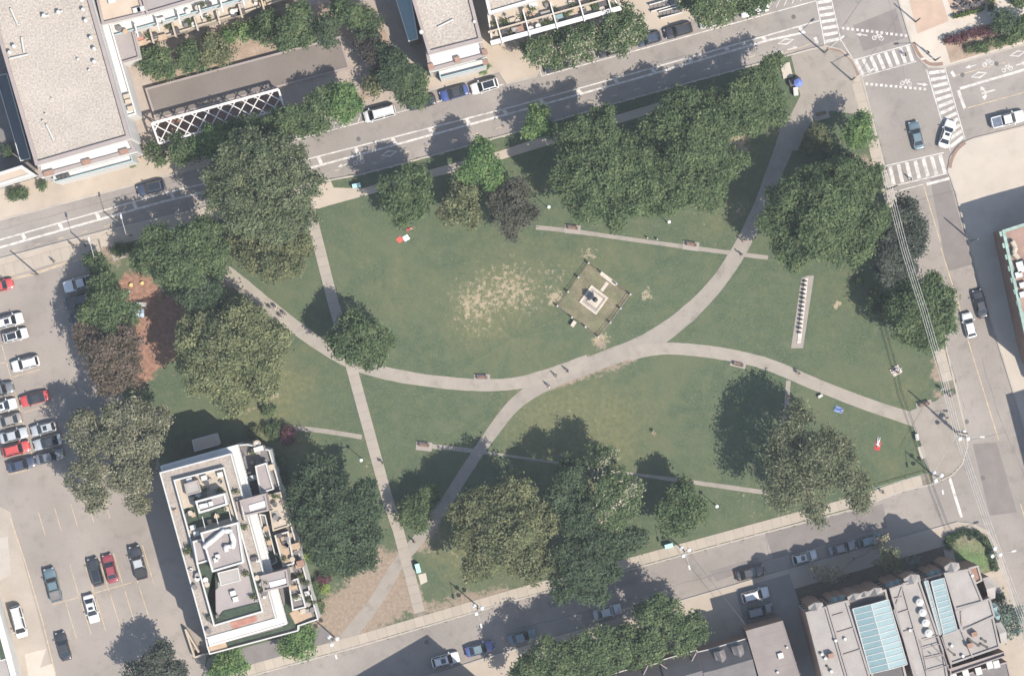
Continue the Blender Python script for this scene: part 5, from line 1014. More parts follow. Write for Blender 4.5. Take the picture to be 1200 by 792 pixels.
def car_meshes(kind):
    L, W_, zh, zb, zr, xf, xrf, xrr, xb = KIND[kind]; h = W_/2; out = []
    xs = [-L/2, -L/2*.985, -L/2*.94, -L/2*.86, xb-.02 if kind != 'pickup' else -.99, -.4, .4, xf, xf+.02, L/2*.72, L/2*.88, L/2*.96, L/2]
    xs = sorted(set(round(x, 3) for x in xs)); mb = MB(); rows = []
    bedx = -1.02
    for x in xs:
        t = abs(x)/(L/2); wv = h*(1-.17*max(0, (t-.72)/.28)**2.2)
        if x > xf: zt = zb+(zh-zb)*min(1, (x-xf)/(L/2-xf)*1.1)-.28*max(0, (t-.9)/.1)**2
        elif x < xb: zt = zb-.03-(.26 if kind in ('sedan', 'pickup') else .2)*max(0, (t-.92)/.08)**2
        else: zt = zb
        lo = .24+.12*max(0, (t-.9)/.1)
        half = [(wv*.92, lo), (wv, .48), (wv*.985, zt-.16), (wv*.94, zt-.05), (wv*.84, zt), (wv*.45, zt+.02), (0, zt+.03)]
        rows.append([(x, y, z) for y, z in half]+[(x, -y, z) for y, z in reversed(half[:-1])])
    b0 = 0
    for r in rows: mb.v += [Vector(p) for p in r]
    n = len(rows[0])
    for i in range(len(rows)-1):
        for j in range(n-1):
            mb.f.append((i*n+j, (i+1)*n+j, (i+1)*n+j+1, i*n+j+1)); mb.mi.append(0)
    mb.f.append(tuple(range(n))); mb.mi.append(0); mb.f.append(tuple(reversed(range((len(rows)-1)*n, len(rows)*n)))); mb.mi.append(0)
    mb.f = [tuple(reversed(f)) for f in mb.f]
    # cabin frustum
    wb, wr = h*.90, h*.70; zbb = zb-.01
    def cab(x, y, z): return Vector((x, y, z))
    B = [(xf, wb), (xf, -wb), (xb, -wb), (xb, wb)]; T = [(xrf, wr), (xrf, -wr), (xrr, -wr), (xrr, wr)]; base = len(mb.v)
    mb2 = MB(); zc = zr-.06
    mb2.v += [Vector((x, y, zbb)) for x, y in B]+[Vector((x, y, zc)) for x, y in T]
    cx = (xrf+xrr)/2; mb2.v += [Vector((cx+(x-cx)*.86, y*.84, zr)) for x, y in T]
    for i in range(4):
        j = (i+1) % 4; mb2.f.append((i, j, 4+j, 4+i)); mb2.f.append((4+i, 4+j, 8+j, 8+i))
    mb2.f.append((8, 9, 10, 11)); mb2.f = [tuple(reversed(f)) for f in mb2.f]; mb2.mi = [0]*len(mb2.f)
    out.append(('body', mb.mesh('body', PAINT['white'], smooth=True), 'P')); out.append(('cabin', mb2.mesh('cabin', PAINT['white']), 'C'))
    def pane(a, b_, c_, d, e, off):
        c = (a+b_+c_+d)/4; nrm = (b_-a).cross(d-a).normalized()
        if nrm.dot(c-Vector((cx, 0, zb))) < 0: nrm = -nrm
        q = [c+(p-c)*e+nrm*off for p in (a, b_, c_, d)]; m = MB(); m.face(q); m.face([p-nrm*.015 for p in reversed(q)]); return m
    BV = [Vector((x, y, zbb+.03)) for x, y in B]; TV = [Vector((x, y, zc)) for x, y in T]
    out.append(('windshield', pane(BV[0], BV[1], TV[1], TV[0], .93, .012).mesh('windshield', M_CGLASS), None))
    out.append(('rear_window', pane(BV[2], BV[3], TV[3], TV[2], .88, .012).mesh('rear_window', M_CGLASS), None))
    for s, (i, j) in enumerate(((0, 3), (1, 2))):
        for t0, t1 in ((.04, .5), (.52, .96)):
            a, b_ = BV[i].lerp(BV[j], t0), BV[i].lerp(BV[j], t1); d, c_ = TV[i].lerp(TV[j], t0), TV[i].lerp(TV[j], t1); out.append(('side_window', pane(a, b_, c_, d, .92, .012).mesh('side_window', M_CGLASS), None))
    m = MB(); m.box((xf+.05, 0, zb+.025), (.14, wb*1.7, .02)); out.append(('cowl', m.mesh('cowl', M_TRIM), None))
    for s in (-1, 1):
        m = MB(); m.box((L/2-.20, s*h*.66, zh-.14), (.34, h*.36, .12), -s*.35); out.append(('headlight', m.mesh('headlight', M_HEAD), None))
        m = MB(); m.box((-L/2+.12, s*h*.70, zb-.22), (.24, h*.30, .18), s*.25); out.append(('taillight', m.mesh('taillight', M_TAIL), None))
        m = MB(); m.box((xf-.18, s*(h+.10), zb+.02), (.16, .24, .16), s*.2); out.append(('mirror', m.mesh('mirror', PAINT['white']), 'C'))
        for x in (L*.30, -L*.29):
            m = MB(); m.tube((x, s*(h-.24), .33), (x, s*(h-.01), .33), .335, .335, 14); m.tube((x, s*(h-.02), .33), (x, s*(h+.005), .33), .2, .2, 10, mi=1); out.append(('wheel', m.mesh('wheel', [M_TYRE, M_RIM]), None))
    m = MB(); m.box((L/2-.03, 0, .5), (.08, h*1.2, .2)); out.append(('grille', m.mesh('grille', M_TRIM), None))
    if kind == 'pickup':
        m = MB(); x0, x1 = -L/2+.16, -1.08; m.box(((x0+x1)/2, 0, zb+.05), (x1-x0, W_*.78, .02)); out.append(('bed_floor', m.mesh('bed_floor', M_TRIM), 'B'))
        m = MB()
        for s in (-1, 1): m.box(((x0+x1)/2, s*h*.84, zb+.10), (x1-x0+.1, .14, .2))
        m.box((x0-.03, 0, zb+.10), (.12, W_*.84, .2)); out.append(('bed_rail', m.mesh('bed_rail', PAINT['white']), 'P'))
    return out
CM = {k: car_meshes(k) for k in KIND}
def roof_panel(kind, wide):
    L, W_, zh, zb, zr, xf, xrf, xrr, xb = KIND[kind]; m = MB(); cx = (xrf+xrr)/2
    if wide: m.box((cx, 0, zr+.012), ((xrf-xrr)*.84, W_*.56, .025))
    else: m.box((cx+(xrf-xrr)*.15, 0, zr+.012), ((xrf-xrr)*.38, W_*.42, .025))
    return m.mesh('sunroof', M_CGLASS)
SR = {(k, w_): roof_panel(k, w_) for k in KIND for w_ in (False, True)}
def vehicle(label, x, y, ang, kind, col, roof=None, group='vehicles parked in the open car park', z=.016, bed=None, scale=1.0, cat=None):
    root = empty({'sedan': 'parked_car', 'hatch': 'parked_car', 'suv': 'parked_car', 'van': 'van', 'pickup': 'pickup_truck'}[kind] if 'driving' not in label else 'car', P(x, y, .8), label, cat or {'van': 'van', 'pickup': 'pickup truck'}.get(kind, 'car'), group, R(ang))
    root.location.z = z
    if scale != 1: root.scale = (scale, scale, scale)
    for nm, me, slot in CM[kind]:
        o = bpy.data.objects.new(nm, me); C.objects.link(o); o.parent = root
        if slot in ('P', 'C'):
            o.material_slots[0].link = 'OBJECT'; o.material_slots[0].material = PAINT['black'] if (slot == 'C' and roof == 'black') else PAINT[col if not (slot == 'C' and roof in PAINT) else roof]
        if slot == 'B' and bed: o.material_slots[0].link = 'OBJECT'; o.material_slots[0].material = bed
    if roof in ('sun', 'pano'): o = bpy.data.objects.new('sunroof', SR[(kind, roof == 'pano')]); C.objects.link(o); o.parent = root
    if kind in ('suv', 'van') and roof != 'pano':
        L, W_, zh, zb, zr, xf, xrf, xrr, xb = KIND[kind]
        key = 'rail_'+kind
        if key not in MATS:
            m = MB(); [m.box(((xrf+xrr)/2, s*W_*.30, zr+.02), ((xrf-xrr)*.8, .05, .05)) for s in (-1, 1)]; MATS[key] = m.mesh('roof_rail', M_TRIM)
        o = bpy.data.objects.new('roof_rail', MATS[key]); C.objects.link(o); o.parent = root
    return root
ROADZ = -.136; ST = 'vehicles on the streets'
for a in [
    ('bright red hatchback cut by the car park edge near the sidewalk', 1, 335, 15, 'hatch', 'red', None),
    ('white sport utility with small dark sunroof beside a white car with glass roof', 11, 376, 15, 'suv', 'white', 'sun'),
    ('white car with full black glass roof in the car park', 18, 393, 15, 'hatch', 'white', 'pano'),
    ('boxy white sport utility parked alone nose to the bay line', 30, 426, 195, 'suv', 'white', None),
    ('charcoal sport utility parked between two white cars', 0, 457, 15, 'suv', 'grey', None),
    ('white sedan with sunroof parked beside a tan car', 3, 476, 15, 'sedan', 'white', 'sun'),
    ('tan silver sedan parked between a white and a silver sedan', 9, 493, 195, 'sedan', 'tan', None),
    ('silver sedan parked beside the red sport utility', 16, 510, 15, 'sedan', 'silver', None),
    ('red sport utility parked beside the dark sedan', 19, 526, 15, 'suv', 'red', None),
    ('dark blue-black sedan at the end of the bay row', 25, 544, 15, 'sedan', 'navy', None),
    ('red car with black roof in dappled tree shade', 40, 467, 195, 'sedan', 'red', 'black'),
    ('silver hatchback with small sunroof nose to the bay line', 51, 502, 195, 'hatch', 'silver', 'sun'),
    ('silver sedan with dark roof under the tree edge', 56, 518, 195, 'sedan', 'silver', 'black'),
    ('dark grey sedan half hidden by the blossoming tree', 58, 535, 15, 'sedan', 'grey', None),
    ('white pickup with silver roof and black covered bed', 94, 332, 195, 'pickup', 'white', 'silver'),
    ('black sport utility in deep tree shade beside the white pickup', 92, 352, 195, 'suv', 'black', None),
    ('black sedan in deep tree shade, second from the white pickup', 97, 371, 195, 'sedan', 'black', None),
    ('white hatchback almost hidden under the car park tree', 104, 388, 195, 'hatch', 'white', None),
    ('dark slate pickup with grey bed parked alone at the open end of the car park', 62, 685, 105, 'pickup', 'teal', None),
    ('black minivan parked beside the dark red sedan', 112, 670, 105, 'suv', 'black', 'pano'),
    ('dark red sedan parked beside the black minivan', 129, 666, 105, 'sedan', 'darkred', None),
    ('black pickup half in the shadow of the apartment block', 162, 659, 105, 'pickup', 'black', 'silver'),
    ('white sedan with small black sunroof at the open end of the car park', 107, 713, 285, 'sedan', 'white', 'sun'),
    ('black sedan parked alone near the yellow driveway line', 74, 757, 105, 'sedan', 'black', None)]:
    vehicle(*a, bed=M_DPAV if 'slate' in a[0] else None)
vehicle('white delivery van parked on the driveway beside the white wall', 22, 728, 285, 'van', 'white', None, z=.02)
for a in [
    ('dark sport utility driving beside the buffered bike lane', 177, 220, 195, 'suv', 'navy', 'pano'), ('long white van parked by the hatched bay', 445, 133, 195, 'van', 'white', None),
    ('black sedan half hidden under the street tree ahead of the blue car', 494, 120, 195, 'sedan', 'black', None), ('dark roofed blue car parked in front of the pale glass facade', 532, 109, 196, 'sedan', 'blue', 'black'),
    ('white sport utility with black glass roof parked behind the blue car', 568, 101, 196, 'suv', 'white', 'pano'), ('black car under the blossoming trees, next to the bay end', 654, 76, 196, 'sedan', 'black', None),
    ('black sedan hidden under the blossoming tree crown', 716, 58, 196, 'sedan', 'black', None), ('dark navy car parked before the entrance steps', 760, 46, 196, 'hatch', 'navy', None),
    ('large black sport utility parked before the entrance steps', 795, 36, 196, 'suv', 'black', None), ('white car under the dense street tree', 836, 24, 196, 'sedan', 'white', None), ('white car under the street tree near the crosswalk', 884, 11, 196, 'sedan', 'white', None),
    ('slate blue sedan driving in the junction towards the crosswalk', 1074, 159, 104, 'sedan', 'teal', None), ('white taxi sedan driving over the crosswalk bars', 1110, 157, 72, 'sedan', 'white', 'sun'),
    ('white pickup with blue-grey bed cover driving away from the junction', 1181, 140, 14, 'pickup', 'white', None), ('black sedan parked at the shaded east kerb', 1149, 356, 105, 'sedan', 'black', None),
    ('white car with black windows driving on the east street', 1136, 381, 104, 'hatch', 'white', None), ('white sport utility with dark sunroof parked at the south kerb', 522, 773, 15, 'suv', 'white', 'sun'),
    ('dark blue sedan parked at the south kerb behind the white one', 562, 760, 15, 'sedan', 'blue', 'teal'), ('pale silver sedan in deep shade of the south street trees', 712, 717, 16, 'sedan', 'silver', None), ('blue-grey sedan in deep shade at the end of the south street trees', 612, 746, 16, 'sedan', 'teal', None),
    ('black sedan parked next to the concrete apron', 879, 671, 15, 'sedan', 'black', None), ('silver hatchback with sunroof at the shaded kerb', 943, 653, 15, 'hatch', 'silver', 'sun'), ('dark grey sedan at the shaded kerb between two cars', 987, 642, 15, 'sedan', 'grey', None), ('dark teal car at the shaded kerb under the twiggy tree', 1021, 633, 15, 'hatch', 'teal', None)]:
    vehicle(*a, group=ST, z=ROADZ, bed=mat('bed_cover', (.07, .09, .12), .6) if 'blue-grey bed' in a[0] else None)
vehicle('white sport utility parked on the concrete apron', 885, 697, 15, 'suv', 'white', None, ST, .026); vehicle('dark grey van in shade beside the white sport utility', 890, 716, 15, 'suv', 'grey', None, ST, .026)

# ------------------------------------------------------------------ people (one continuous skinned body each)
def skin_body(joints, edges, root_i):
    me = bpy.data.meshes.new('skeleton'); me.from_pydata([j[:3] for j in joints], edges, []); o = bpy.data.objects.new('skeleton', me); C.objects.link(o)
    md = o.modifiers.new('skin', 'SKIN'); md.use_smooth_shade = True
    for i, j in enumerate(joints):
        sv = me.skin_vertices[0].data[i]; sv.radius = (j[3], j[4] if len(j) > 4 else j[3]); sv.use_root = (i == root_i)
    s_ = o.modifiers.new('sub', 'SUBSURF'); s_.levels = 1; s_.render_levels = 1
    dg = bpy.context.evaluated_depsgraph_get(); m2 = bpy.data.meshes.new_from_object(o.evaluated_get(dg)); bpy.data.objects.remove(o); bpy.data.meshes.remove(me); return m2
EDG = [(0, 1), (1, 2), (2, 3), (3, 4), (2, 5), (5, 6), (6, 7), (7, 8), (2, 9), (9, 10), (10, 11), (11, 12), (0, 13), (13, 14), (14, 15), (15, 16), (0, 17), (17, 18), (18, 19), (19, 20)]
def hands(J, E, w_i, h_i):
    """five short finger chains on each hand"""
    w_, h_ = Vector(J[w_i][:3]), Vector(J[h_i][:3]); d = (h_-w_).normalized(); side = d.cross(Vector((0, 0, 1)));  side = side.normalized() if side.length > .1 else Vector((1, 0, 0))
    for k, (o, l_) in enumerate(((-.03, .07), (-.01, .085), (.01, .08), (.03, .06), (.045, .03))):
        a = h_+side*o+d*(.02 if k < 4 else -.03); b_ = a+d*l_+side*(.02 if k == 4 else 0); J.append((*a, .009)); J.append((*b_, .008)); n = len(J); E.append((h_i, n-2)); E.append((n-2, n-1))
def pose(kind):
    if kind == 'walk': J = [(0, 0, .95, .13, .16), (.0, 0, 1.15, .12, .15), (.02, 0, 1.38, .12, .17), (.03, 0, 1.50, .055), (.06, 0, 1.58, .06), (.02, .19, 1.40, .065), (-.06, .25, 1.12, .048), (.04, .27, .90, .038), (.07, .27, .83, .036), (.02, -.19, 1.40, .065), (.02, -.25, 1.12, .048), (.17, -.25, .95, .038), (.21, -.25, .89, .036), (0, .10, .90, .10), (.18, .10, .50, .068), (.12, .10, .10, .045), (.28, .11, .05, .042), (0, -.10, .90, .10), (.02, -.10, .50, .068), (-.25, -.10, .16, .045), (-.14, -.11, .05, .042)]
    elif kind == 'sit': J = [(0, 0, .50, .15, .17), (0, 0, .72, .13, .16), (.03, 0, .93, .12, .17), (.05, 0, 1.05, .055), (.09, 0, 1.13, .06), (.03, .19, .95, .065), (.04, .26, .70, .048), (.26, .22, .60, .038), (.33, .20, .60, .036), (.03, -.19, .95, .065), (.04, -.26, .70, .048), (.26, -.20, .60, .038), (.33, -.18, .60, .036), (.05, .10, .50, .105), (.48, .12, .52, .07), (.50, .12, .10, .045), (.64, .13, .05, .042), (.05, -.10, .50, .105), (.48, -.12, .52, .07), (.52, -.13, .10, .045), (.66, -.14, .05, .042)]
    elif kind == 'ground': J = [(0, 0, .14, .15, .17), (-.06, 0, .34, .13, .16), (-.08, 0, .56, .12, .17), (-.07, 0, .68, .055), (-.04, 0, .76, .06), (-.08, .19, .58, .065), (-.22, .28, .32, .048), (-.34, .32, .10, .038), (-.36, .34, .05, .036), (-.08, -.19, .58, .065), (.05, -.28, .36, .048), (.24, -.24, .30, .038), (.3, -.22, .30, .036), (.05, .10, .14, .105), (.45, .16, .30, .07), (.75, .18, .08, .045), (.88, .19, .06, .042), (.05, -.10, .14, .105), (.48, -.14, .16, .07), (.9, -.18, .08, .045), (1.0, -.2, .1, .042)]
    else: J = [(0, 0, .14, .12, .16), (-.22, 0, .15, .12, .16), (-.46, 0, .15, .11, .17), (-.60, 0, .15, .055), (-.68, 0, .16, .06), (-.46, .19, .14, .065), (-.30, .34, .10, .048), (-.08, .38, .08, .038), (0, .38, .07, .036), (-.46, -.19, .14, .065), (-.66, -.32, .10, .048), (-.72, -.12, .12, .038), (-.70, -.05, .14, .036), (.05, .10, .13, .10), (.46, .14, .12, .068), (.86, .16, .08, .045), (.94, .18, .14, .042), (.05, -.10, .13, .10), (.44, -.16, .26, .068), (.78, -.16, .09, .045), (.88, -.17, .06, .042)]
    E = list(EDG); hands(J, E, 7, 8); hands(J, E, 11, 12)
    m = skin_body(J, E, 0); hd = Vector(J[4][:3]); hips = Vector(J[0][:3])
    for k in ('skin', 'shirt', 'trousers', 'shoes'): m.materials.append(None)
    mi = []
    segs = [(a, b_, (2 if max(a, b_) in range(13, 21) else (0 if (min(a, b_) >= 6 and max(a, b_) <= 12 and (a in (6, 7, 10, 11))) or a in (2, 3) and b_ in (3, 4) else 1))) for a, b_ in EDG]
    segs = [(a, b_, 3 if (a, b_) in ((15, 16), (19, 20)) else (0 if (a, b_) in ((6, 7), (7, 8), (10, 11), (11, 12), (3, 4), (2, 3)) else c)) for a, b_, c in segs]
    for f in m.polygons:
        c = f.center; best = 9; bi = 1
        for a, b_, s in segs:
            A_, B_ = Vector(J[a][:3]), Vector(J[b_][:3]); t = max(0, min(1, (c-A_).dot(B_-A_)/max(1e-6, (B_-A_).length_squared))); d = (c-A_.lerp(B_, t)).length-J[a][3]*.8
            if d < best: best = d; bi = s
        mi.append(bi)
    m.polygons.foreach_set('material_index', mi)
    # head with nose, ears, eyes and a mouth, plus hair as a cap
    hm = MB(); u = Vector((0, 0, 1)) if kind != 'lie' else Vector((-1, 0, .15)).normalized(); fw = Vector((1, 0, 0)) if kind != 'lie' else Vector((.15, 0, 1)).normalized(); sd_ = u.cross(fw); hc = hd+u*.10
    def pt(a, b_, c): return hc+fw*a+sd_*b_+u*c
    base = len(hm.v); N_, K_ = 12, 8
    for j in range(K_+1):
        t = math.pi*j/K_
        for i in range(N_):
            a = 2*math.pi*i/N_; hm.v.append(pt(.098*math.sin(t)*math.cos(a), .076*math.sin(t)*math.sin(a), -.118*math.cos(t)))
    for j in range(K_):
        for i in range(N_): k = (i+1) % N_; hm.f.append((j*N_+i, j*N_+k, (j+1)*N_+k, (j+1)*N_+i)); hm.mi.append(0)
    hm.tube(pt(.085, 0, -.005), pt(.118, 0, -.03), .012, .014, 5); [hm.sphere(pt(0, s*.078, -.01), .02, 6, 4) for s in (-1, 1)]
    for s in (-1, 1): hm.sphere(pt(.088, s*.03, .012), .011, 6, 4, mi=1)
    hm.tube(pt(.09, -.025, -.055), pt(.09, .025, -.055), .006, .006, 4, mi=1)
    hr = MB(); 
    for j in range(6):
        t = math.pi*(.42+.58*j/5)
        for i in range(N_): a = 2*math.pi*i/N_; drop = -.06*max(0, -math.cos(a))*(1-j/5); hr.v.append(pt(.108*math.sin(t)*math.cos(a)-.008, .087*math.sin(t)*math.sin(a), -.128*math.cos(t)+drop+.012*max(0, math.cos(a))*(1-j/5)))
    for j in range(5):
        for i in range(N_): k = (i+1) % N_; hr.f.append((j*N_+i, j*N_+k, (j+1)*N_+k, (j+1)*N_+i)); hr.mi.append(0)
    return m, hm, hr
CLOTH = {'white': (.55, .54, .53), 'black': (.02, .02, .022), 'navy': (.025, .03, .06), 'red': (.3, .03, .035), 'grey': (.14, .14, .145), 'blue': (.05, .10, .28), 'green': (.08, .16, .08), 'tan': (.25, .19, .13), 'pink': (.38, .18, .18), 'denim': (.05, .07, .12)}
def cl(c): return mat('cloth_'+c, CLOTH[c], .9, .12, 3, .1, 12)
SKINS = [mat('skin_a', (.32, .19, .13), .6, .05, 4, .03, 12), mat('skin_b', (.17, .095, .06), .6, .05, 4, .03, 12), mat('skin_c', (.38, .25, .19), .6, .05, 4, .03, 12)]
HAIRS = [mat('hair_dark', (.02, .014, .01), .7, .2, 9, .2, 30), mat('hair_brown', (.07, .04, .02), .7, .2, 9, .2, 30), mat('hair_fair', (.2, .14, .07), .7, .2, 9, .2, 30)]
POSES = {}
for kd in ('walk', 'sit', 'ground', 'lie'):
    m, hm, hr = pose(kd); POSES[kd] = (m, hm.mesh('head', [SKINS[0], M_TRIM], smooth=True), hr.mesh('hair', HAIRS[0], smooth=True))
PC = [0]
def person(label, x, y, ang, kd='walk', shirt='white', legs='denim', z=.03, group=None):
    PC[0] += 1; i = PC[0]; p = P(x, y); root = empty('person', (p.x, p.y, z), label, 'person', group, R(ang)); m, hm, hr = POSES[kd]
    o = bpy.data.objects.new('body', m); C.objects.link(o); o.parent = root
    for s, mm in zip(o.material_slots, (SKINS[i % 3], cl(shirt), cl(legs), cl('black'))): s.link = 'OBJECT'; s.material = mm
    h_ = bpy.data.objects.new('head', hm); C.objects.link(h_); h_.parent = root; h_.material_slots[0].link = 'OBJECT'; h_.material_slots[0].material = SKINS[i % 3]
    r_ = bpy.data.objects.new('hair', hr); C.objects.link(r_); r_.parent = h_; r_.material_slots[0].link = 'OBJECT'; r_.material_slots[0].material = HAIRS[i % 3]
    return root
for k, (x, y, s) in enumerate(((318.5, 361.5, 'white'), (324, 360.5, 'white'), (314, 367.5, 'white'), (330.5, 371.5, 'white'), (334.5, 368.5, 'grey'), (327, 377.5, 'white'))):
    person('white-shirted walker of the group on the curved path' if s == 'white' else 'grey-shirted walker among the white-shirted group on the curved path', x, y, 320, 'walk', s, 'black', group='group walking on the curved path')
for a in [
    ('person in red trousers and white shirt on the wide path', 643, 452.5, 20, 'walk', 'white', 'red'), ('walker in grey on the wide path between two others', 652, 440.5, 200, 'walk', 'grey', 'tan'), ('walker in black at the wide path edge near bare soil', 665, 434.5, 25, 'walk', 'black', 'denim'),
    ('person in black standing where the bench path meets the wide path', 868, 298, 60, 'walk', 'black', 'denim'), ('person in pink by the tree shade on the wide path', 870, 282, 240, 'walk', 'pink', 'black'), ('walker in green on the straight slab path', 449, 542.5, 110, 'walk', 'green', 'navy'),
    ('walker in black on the grey path fork under trees', 485, 634, 50, 'walk', 'black', 'black'), ('person in olive sitting alone on the open lawn', 765, 505, 300, 'ground', 'green', 'tan'), ('walker in pale top on the path next to the small headstone strip', 936, 437.5, 340, 'walk', 'tan', 'black'),
    ('walker in black near the bollards on the north sidewalk', 101, 288, 195, 'walk', 'black', 'navy'), ('walker in navy beside another on the north sidewalk', 86, 288, 15, 'walk', 'navy', 'black'), ('person in grey at the car park strip by the sidewalk', 64, 307, 15, 'walk', 'grey', 'tan'),
    ('pedestrian in black on the pale corner by the tactile plate', 1087, 62, 215, 'walk', 'black', 'black'), ('pedestrian in black on the stripes facing the pale corner', 1060.5, 65, 15, 'walk', 'black', 'navy'), ('pedestrian in navy stepping next to the striped crossing', 1067, 210, 200, 'walk', 'navy', 'black'),
    ('walker in black on the south sidewalk past the airy tree', 1034, 576, 195, 'walk', 'black', 'black'), ('walker in white on the corner strip by the utility cover', 1103, 456, 290, 'walk', 'white', 'white'), ('walker in tan on the corner plaza', 1109, 489, 285, 'walk', 'tan', 'white'), ('walker in red near the utility cover at the kerb', 1113, 464, 105, 'walk', 'red', 'black'),
    ('person in white sunbathing on the red blanket', 1029, 518, 80, 'lie', 'white', 'white'), ('person in white seated on the patterned blanket', 1049, 432, 200, 'ground', 'white', 'black'), ('person in pink seated on the patterned blanket', 1052, 436, 60, 'ground', 'pink', 'white'), ('person in blue lying at the shade edge by the path', 983, 480, 165, 'lie', 'blue', 'blue'),
    ('person in red lying beside the pale towel under the jagged tree', 481, 268, 20, 'lie', 'red', 'tan'), ('person in red on the bench of the short headstone path', 923, 464, 0, 'walk', 'red', 'black')]:
    zz = ROADZ+.01 if ('stripes' in a[0] or 'striped' in a[0]) else (.045 if 'corner' in a[0] else .03)
    person(*a, z=zz, group='people in the park and streets')
# blankets
def blanket(label, x, y, ang, sx, sy, m, z=.012):
    p = P(x, y); n = 8; mb = MB(); ca, sa = math.cos(R(ang)), math.sin(R(ang))
    grid = [[Vector((p.x+(u*ca-v*sa), p.y+(u*sa+v*ca), z+random.uniform(.0, .05))) for u in np.linspace(-sx/2, sx/2, n)+RNG.uniform(-.03, .03)] for v in np.linspace(-sy/2, sy/2, n)]
    for i in range(n-1):
        for j in range(n-1): mb.face([grid[i][j], grid[i][j+1], grid[i+1][j+1], grid[i+1][j]])
    tag(mb.build('blanket', m, org=(p.x, p.y, 0)), label, 'blanket', 'blankets on the lawn')
blanket('red blanket on the lawn beside the corner plaza', 1028.5, 522, 80, 1.5, .9, cl('red')); blanket('red blanket next to a pale towel under the jagged tree', 468.5, 281, 40, .9, .9, mat('cloth_scarlet', (.42, .07, .05), .9)); blanket('pale blue-white towel beside a red blanket', 476, 279, 30, .95, .9, mat('cloth_pale', (.40, .45, .46), .9))
blanket('patterned cream and brown blanket with two seated people', 1050, 434.5, 30, 1.6, 1.4, mat('cloth_check', (.36, .31, .27), .9, .5, 2.2, .3, 8)); blanket('blue groundsheet at the shade edge by the path', 983, 480, 160, 1.3, .9, mat('cloth_sky', (.15, .20, .34), .9))

# ------------------------------------------------------------------ benches, bins, lamps, poles
M_BENCH = mat('bench_wood', (.13, .085, .06), .8, .2, 3, .15, 14); M_PAD = mat('bench_pad', (.20, .175, .155), .93, .08, .5, .08, 7)
def bench_meshes():
    sl = MB(); sl.box((0, 0, 0), (1.8, .10, .04)); lg = MB(); lg.box((0, 0, .22), (.08, .5, .44)); lg.box((0, .26, .62), (.06, .05, .42)); ar = MB(); ar.box((0, 0, 0), (.07, .46, .05))
    return sl.mesh('seat_slat', M_BENCH), lg.mesh('leg', mat('bench_concrete', (.36, .33, .29), .9)), ar.mesh('armrest', M_DARKM)
BM_ = bench_meshes()
def bench(label, x, y, ang, pad=True):
    p = P(x, y); root = empty('park_bench', (p.x, p.y, .03), label, 'bench', 'park benches', R(ang)); ORG[root] = Vector((0, 0, 0))
    for k in range(4): inst('seat_slat', BM_[0], root, (0, -.18+k*.125, .46))
    for k in range(3): o = inst('back_slat', BM_[0], root, (0, .285, .58+k*.12)); o.rotation_euler = (R(80), 0, 0)
    for s in (-.72, .72): inst('leg', BM_[1], root, (s, 0, 0)); inst('armrest', BM_[2], root, (s, .02, .66))
    if pad:
        mb = MB(); ca, sa = math.cos(R(ang)), math.sin(R(ang)); mb.prism([(p.x+u*ca-v*sa, p.y+u*sa+v*ca) for u, v in ((-1.3, -.9), (1.3, -.9), (1.3, .55), (-1.3, .55))], 0, .029); structure(mb.build('bench_pad', M_PAD))
for a in [('bench on the narrow path beside the globe lamp and dark brownish tree', 671, 267.5, -6), ('bench on the narrow path nearest the wide path', 810, 287, -8), ('bench on the outer edge of the curving east path', 865, 426.5, 166), ('bench set into the edge of the curved path opposite the lawn', 565, 442.5, 0), ('bench at the end of the narrow shaded path', 497, 521.5, -6),
          ('bench on the short path next to the gravestone strip', 924.5, 481, 92), ('bench at the plaza planting bed', 962, 134, 15), ('bench at the corner plaza by the long utility shadow', 1083, 474, 15), ('bench by the playground gate', 140, 297, 20)]: bench(*a)
def bin_(label, x, y, col, ang=0, s=1.0):
    p = P(x, y); root = empty('litter_bin', (p.x, p.y, .03), label, 'bin', None, R(ang)); ORG[root] = Vector((0, 0, 0))
    mb = MB(); mb.box((0, 0, .5*s), (1.3*s, .62*s, 1.0*s)); mb.build('bin_body', col, root); mb = MB(); mb.box((0, 0, 1.04*s), (1.36*s, .68*s, .08*s)); mb.build('lid', col, root)
    mb = MB(); [mb.box((dx*s, -.33*s, .8*s), (.36*s, .03, .2*s)) for dx in (-.35, .35)]; mb.build('slot', M_DARKM, root)
M_TBIN = mat('teal_bin', (.26, .44, .42), .5, .05, 1, .03, 9)
bin_('pale teal bin beside the sidewalk at the straight path', 418, 218, M_TBIN, 12); bin_('pale teal bin by the triple globe lamp on the south sidewalk', 783.5, 639, M_TBIN, 15); bin_('tall pale teal bin beside the slab path near the street', 490, 665, M_TBIN, 105, 1.1); bin_('white bin at the corner plaza edge', 1074, 512, M_FRAME, 100, .8); bin_('white bin on the lawn under the airy tree', 961, 464, M_FRAME, 30, .6)
sheet('bench_pad', [(490, 673), (499, 671), (501, 681), (493, 685)], 0, .05, M_CONC2); sheet('bench_pad', [(1075, 524), (1081, 522), (1085, 536), (1079, 538)], 0, .06, M_CONC2)
M_GLOBE = mat('lamp_globe', (.62, .62, .60), .4, .02, 1, .02, 5); M_POLE = mat('lamp_pole', (.09, .085, .08), .6, .1, 1, .1, 9)
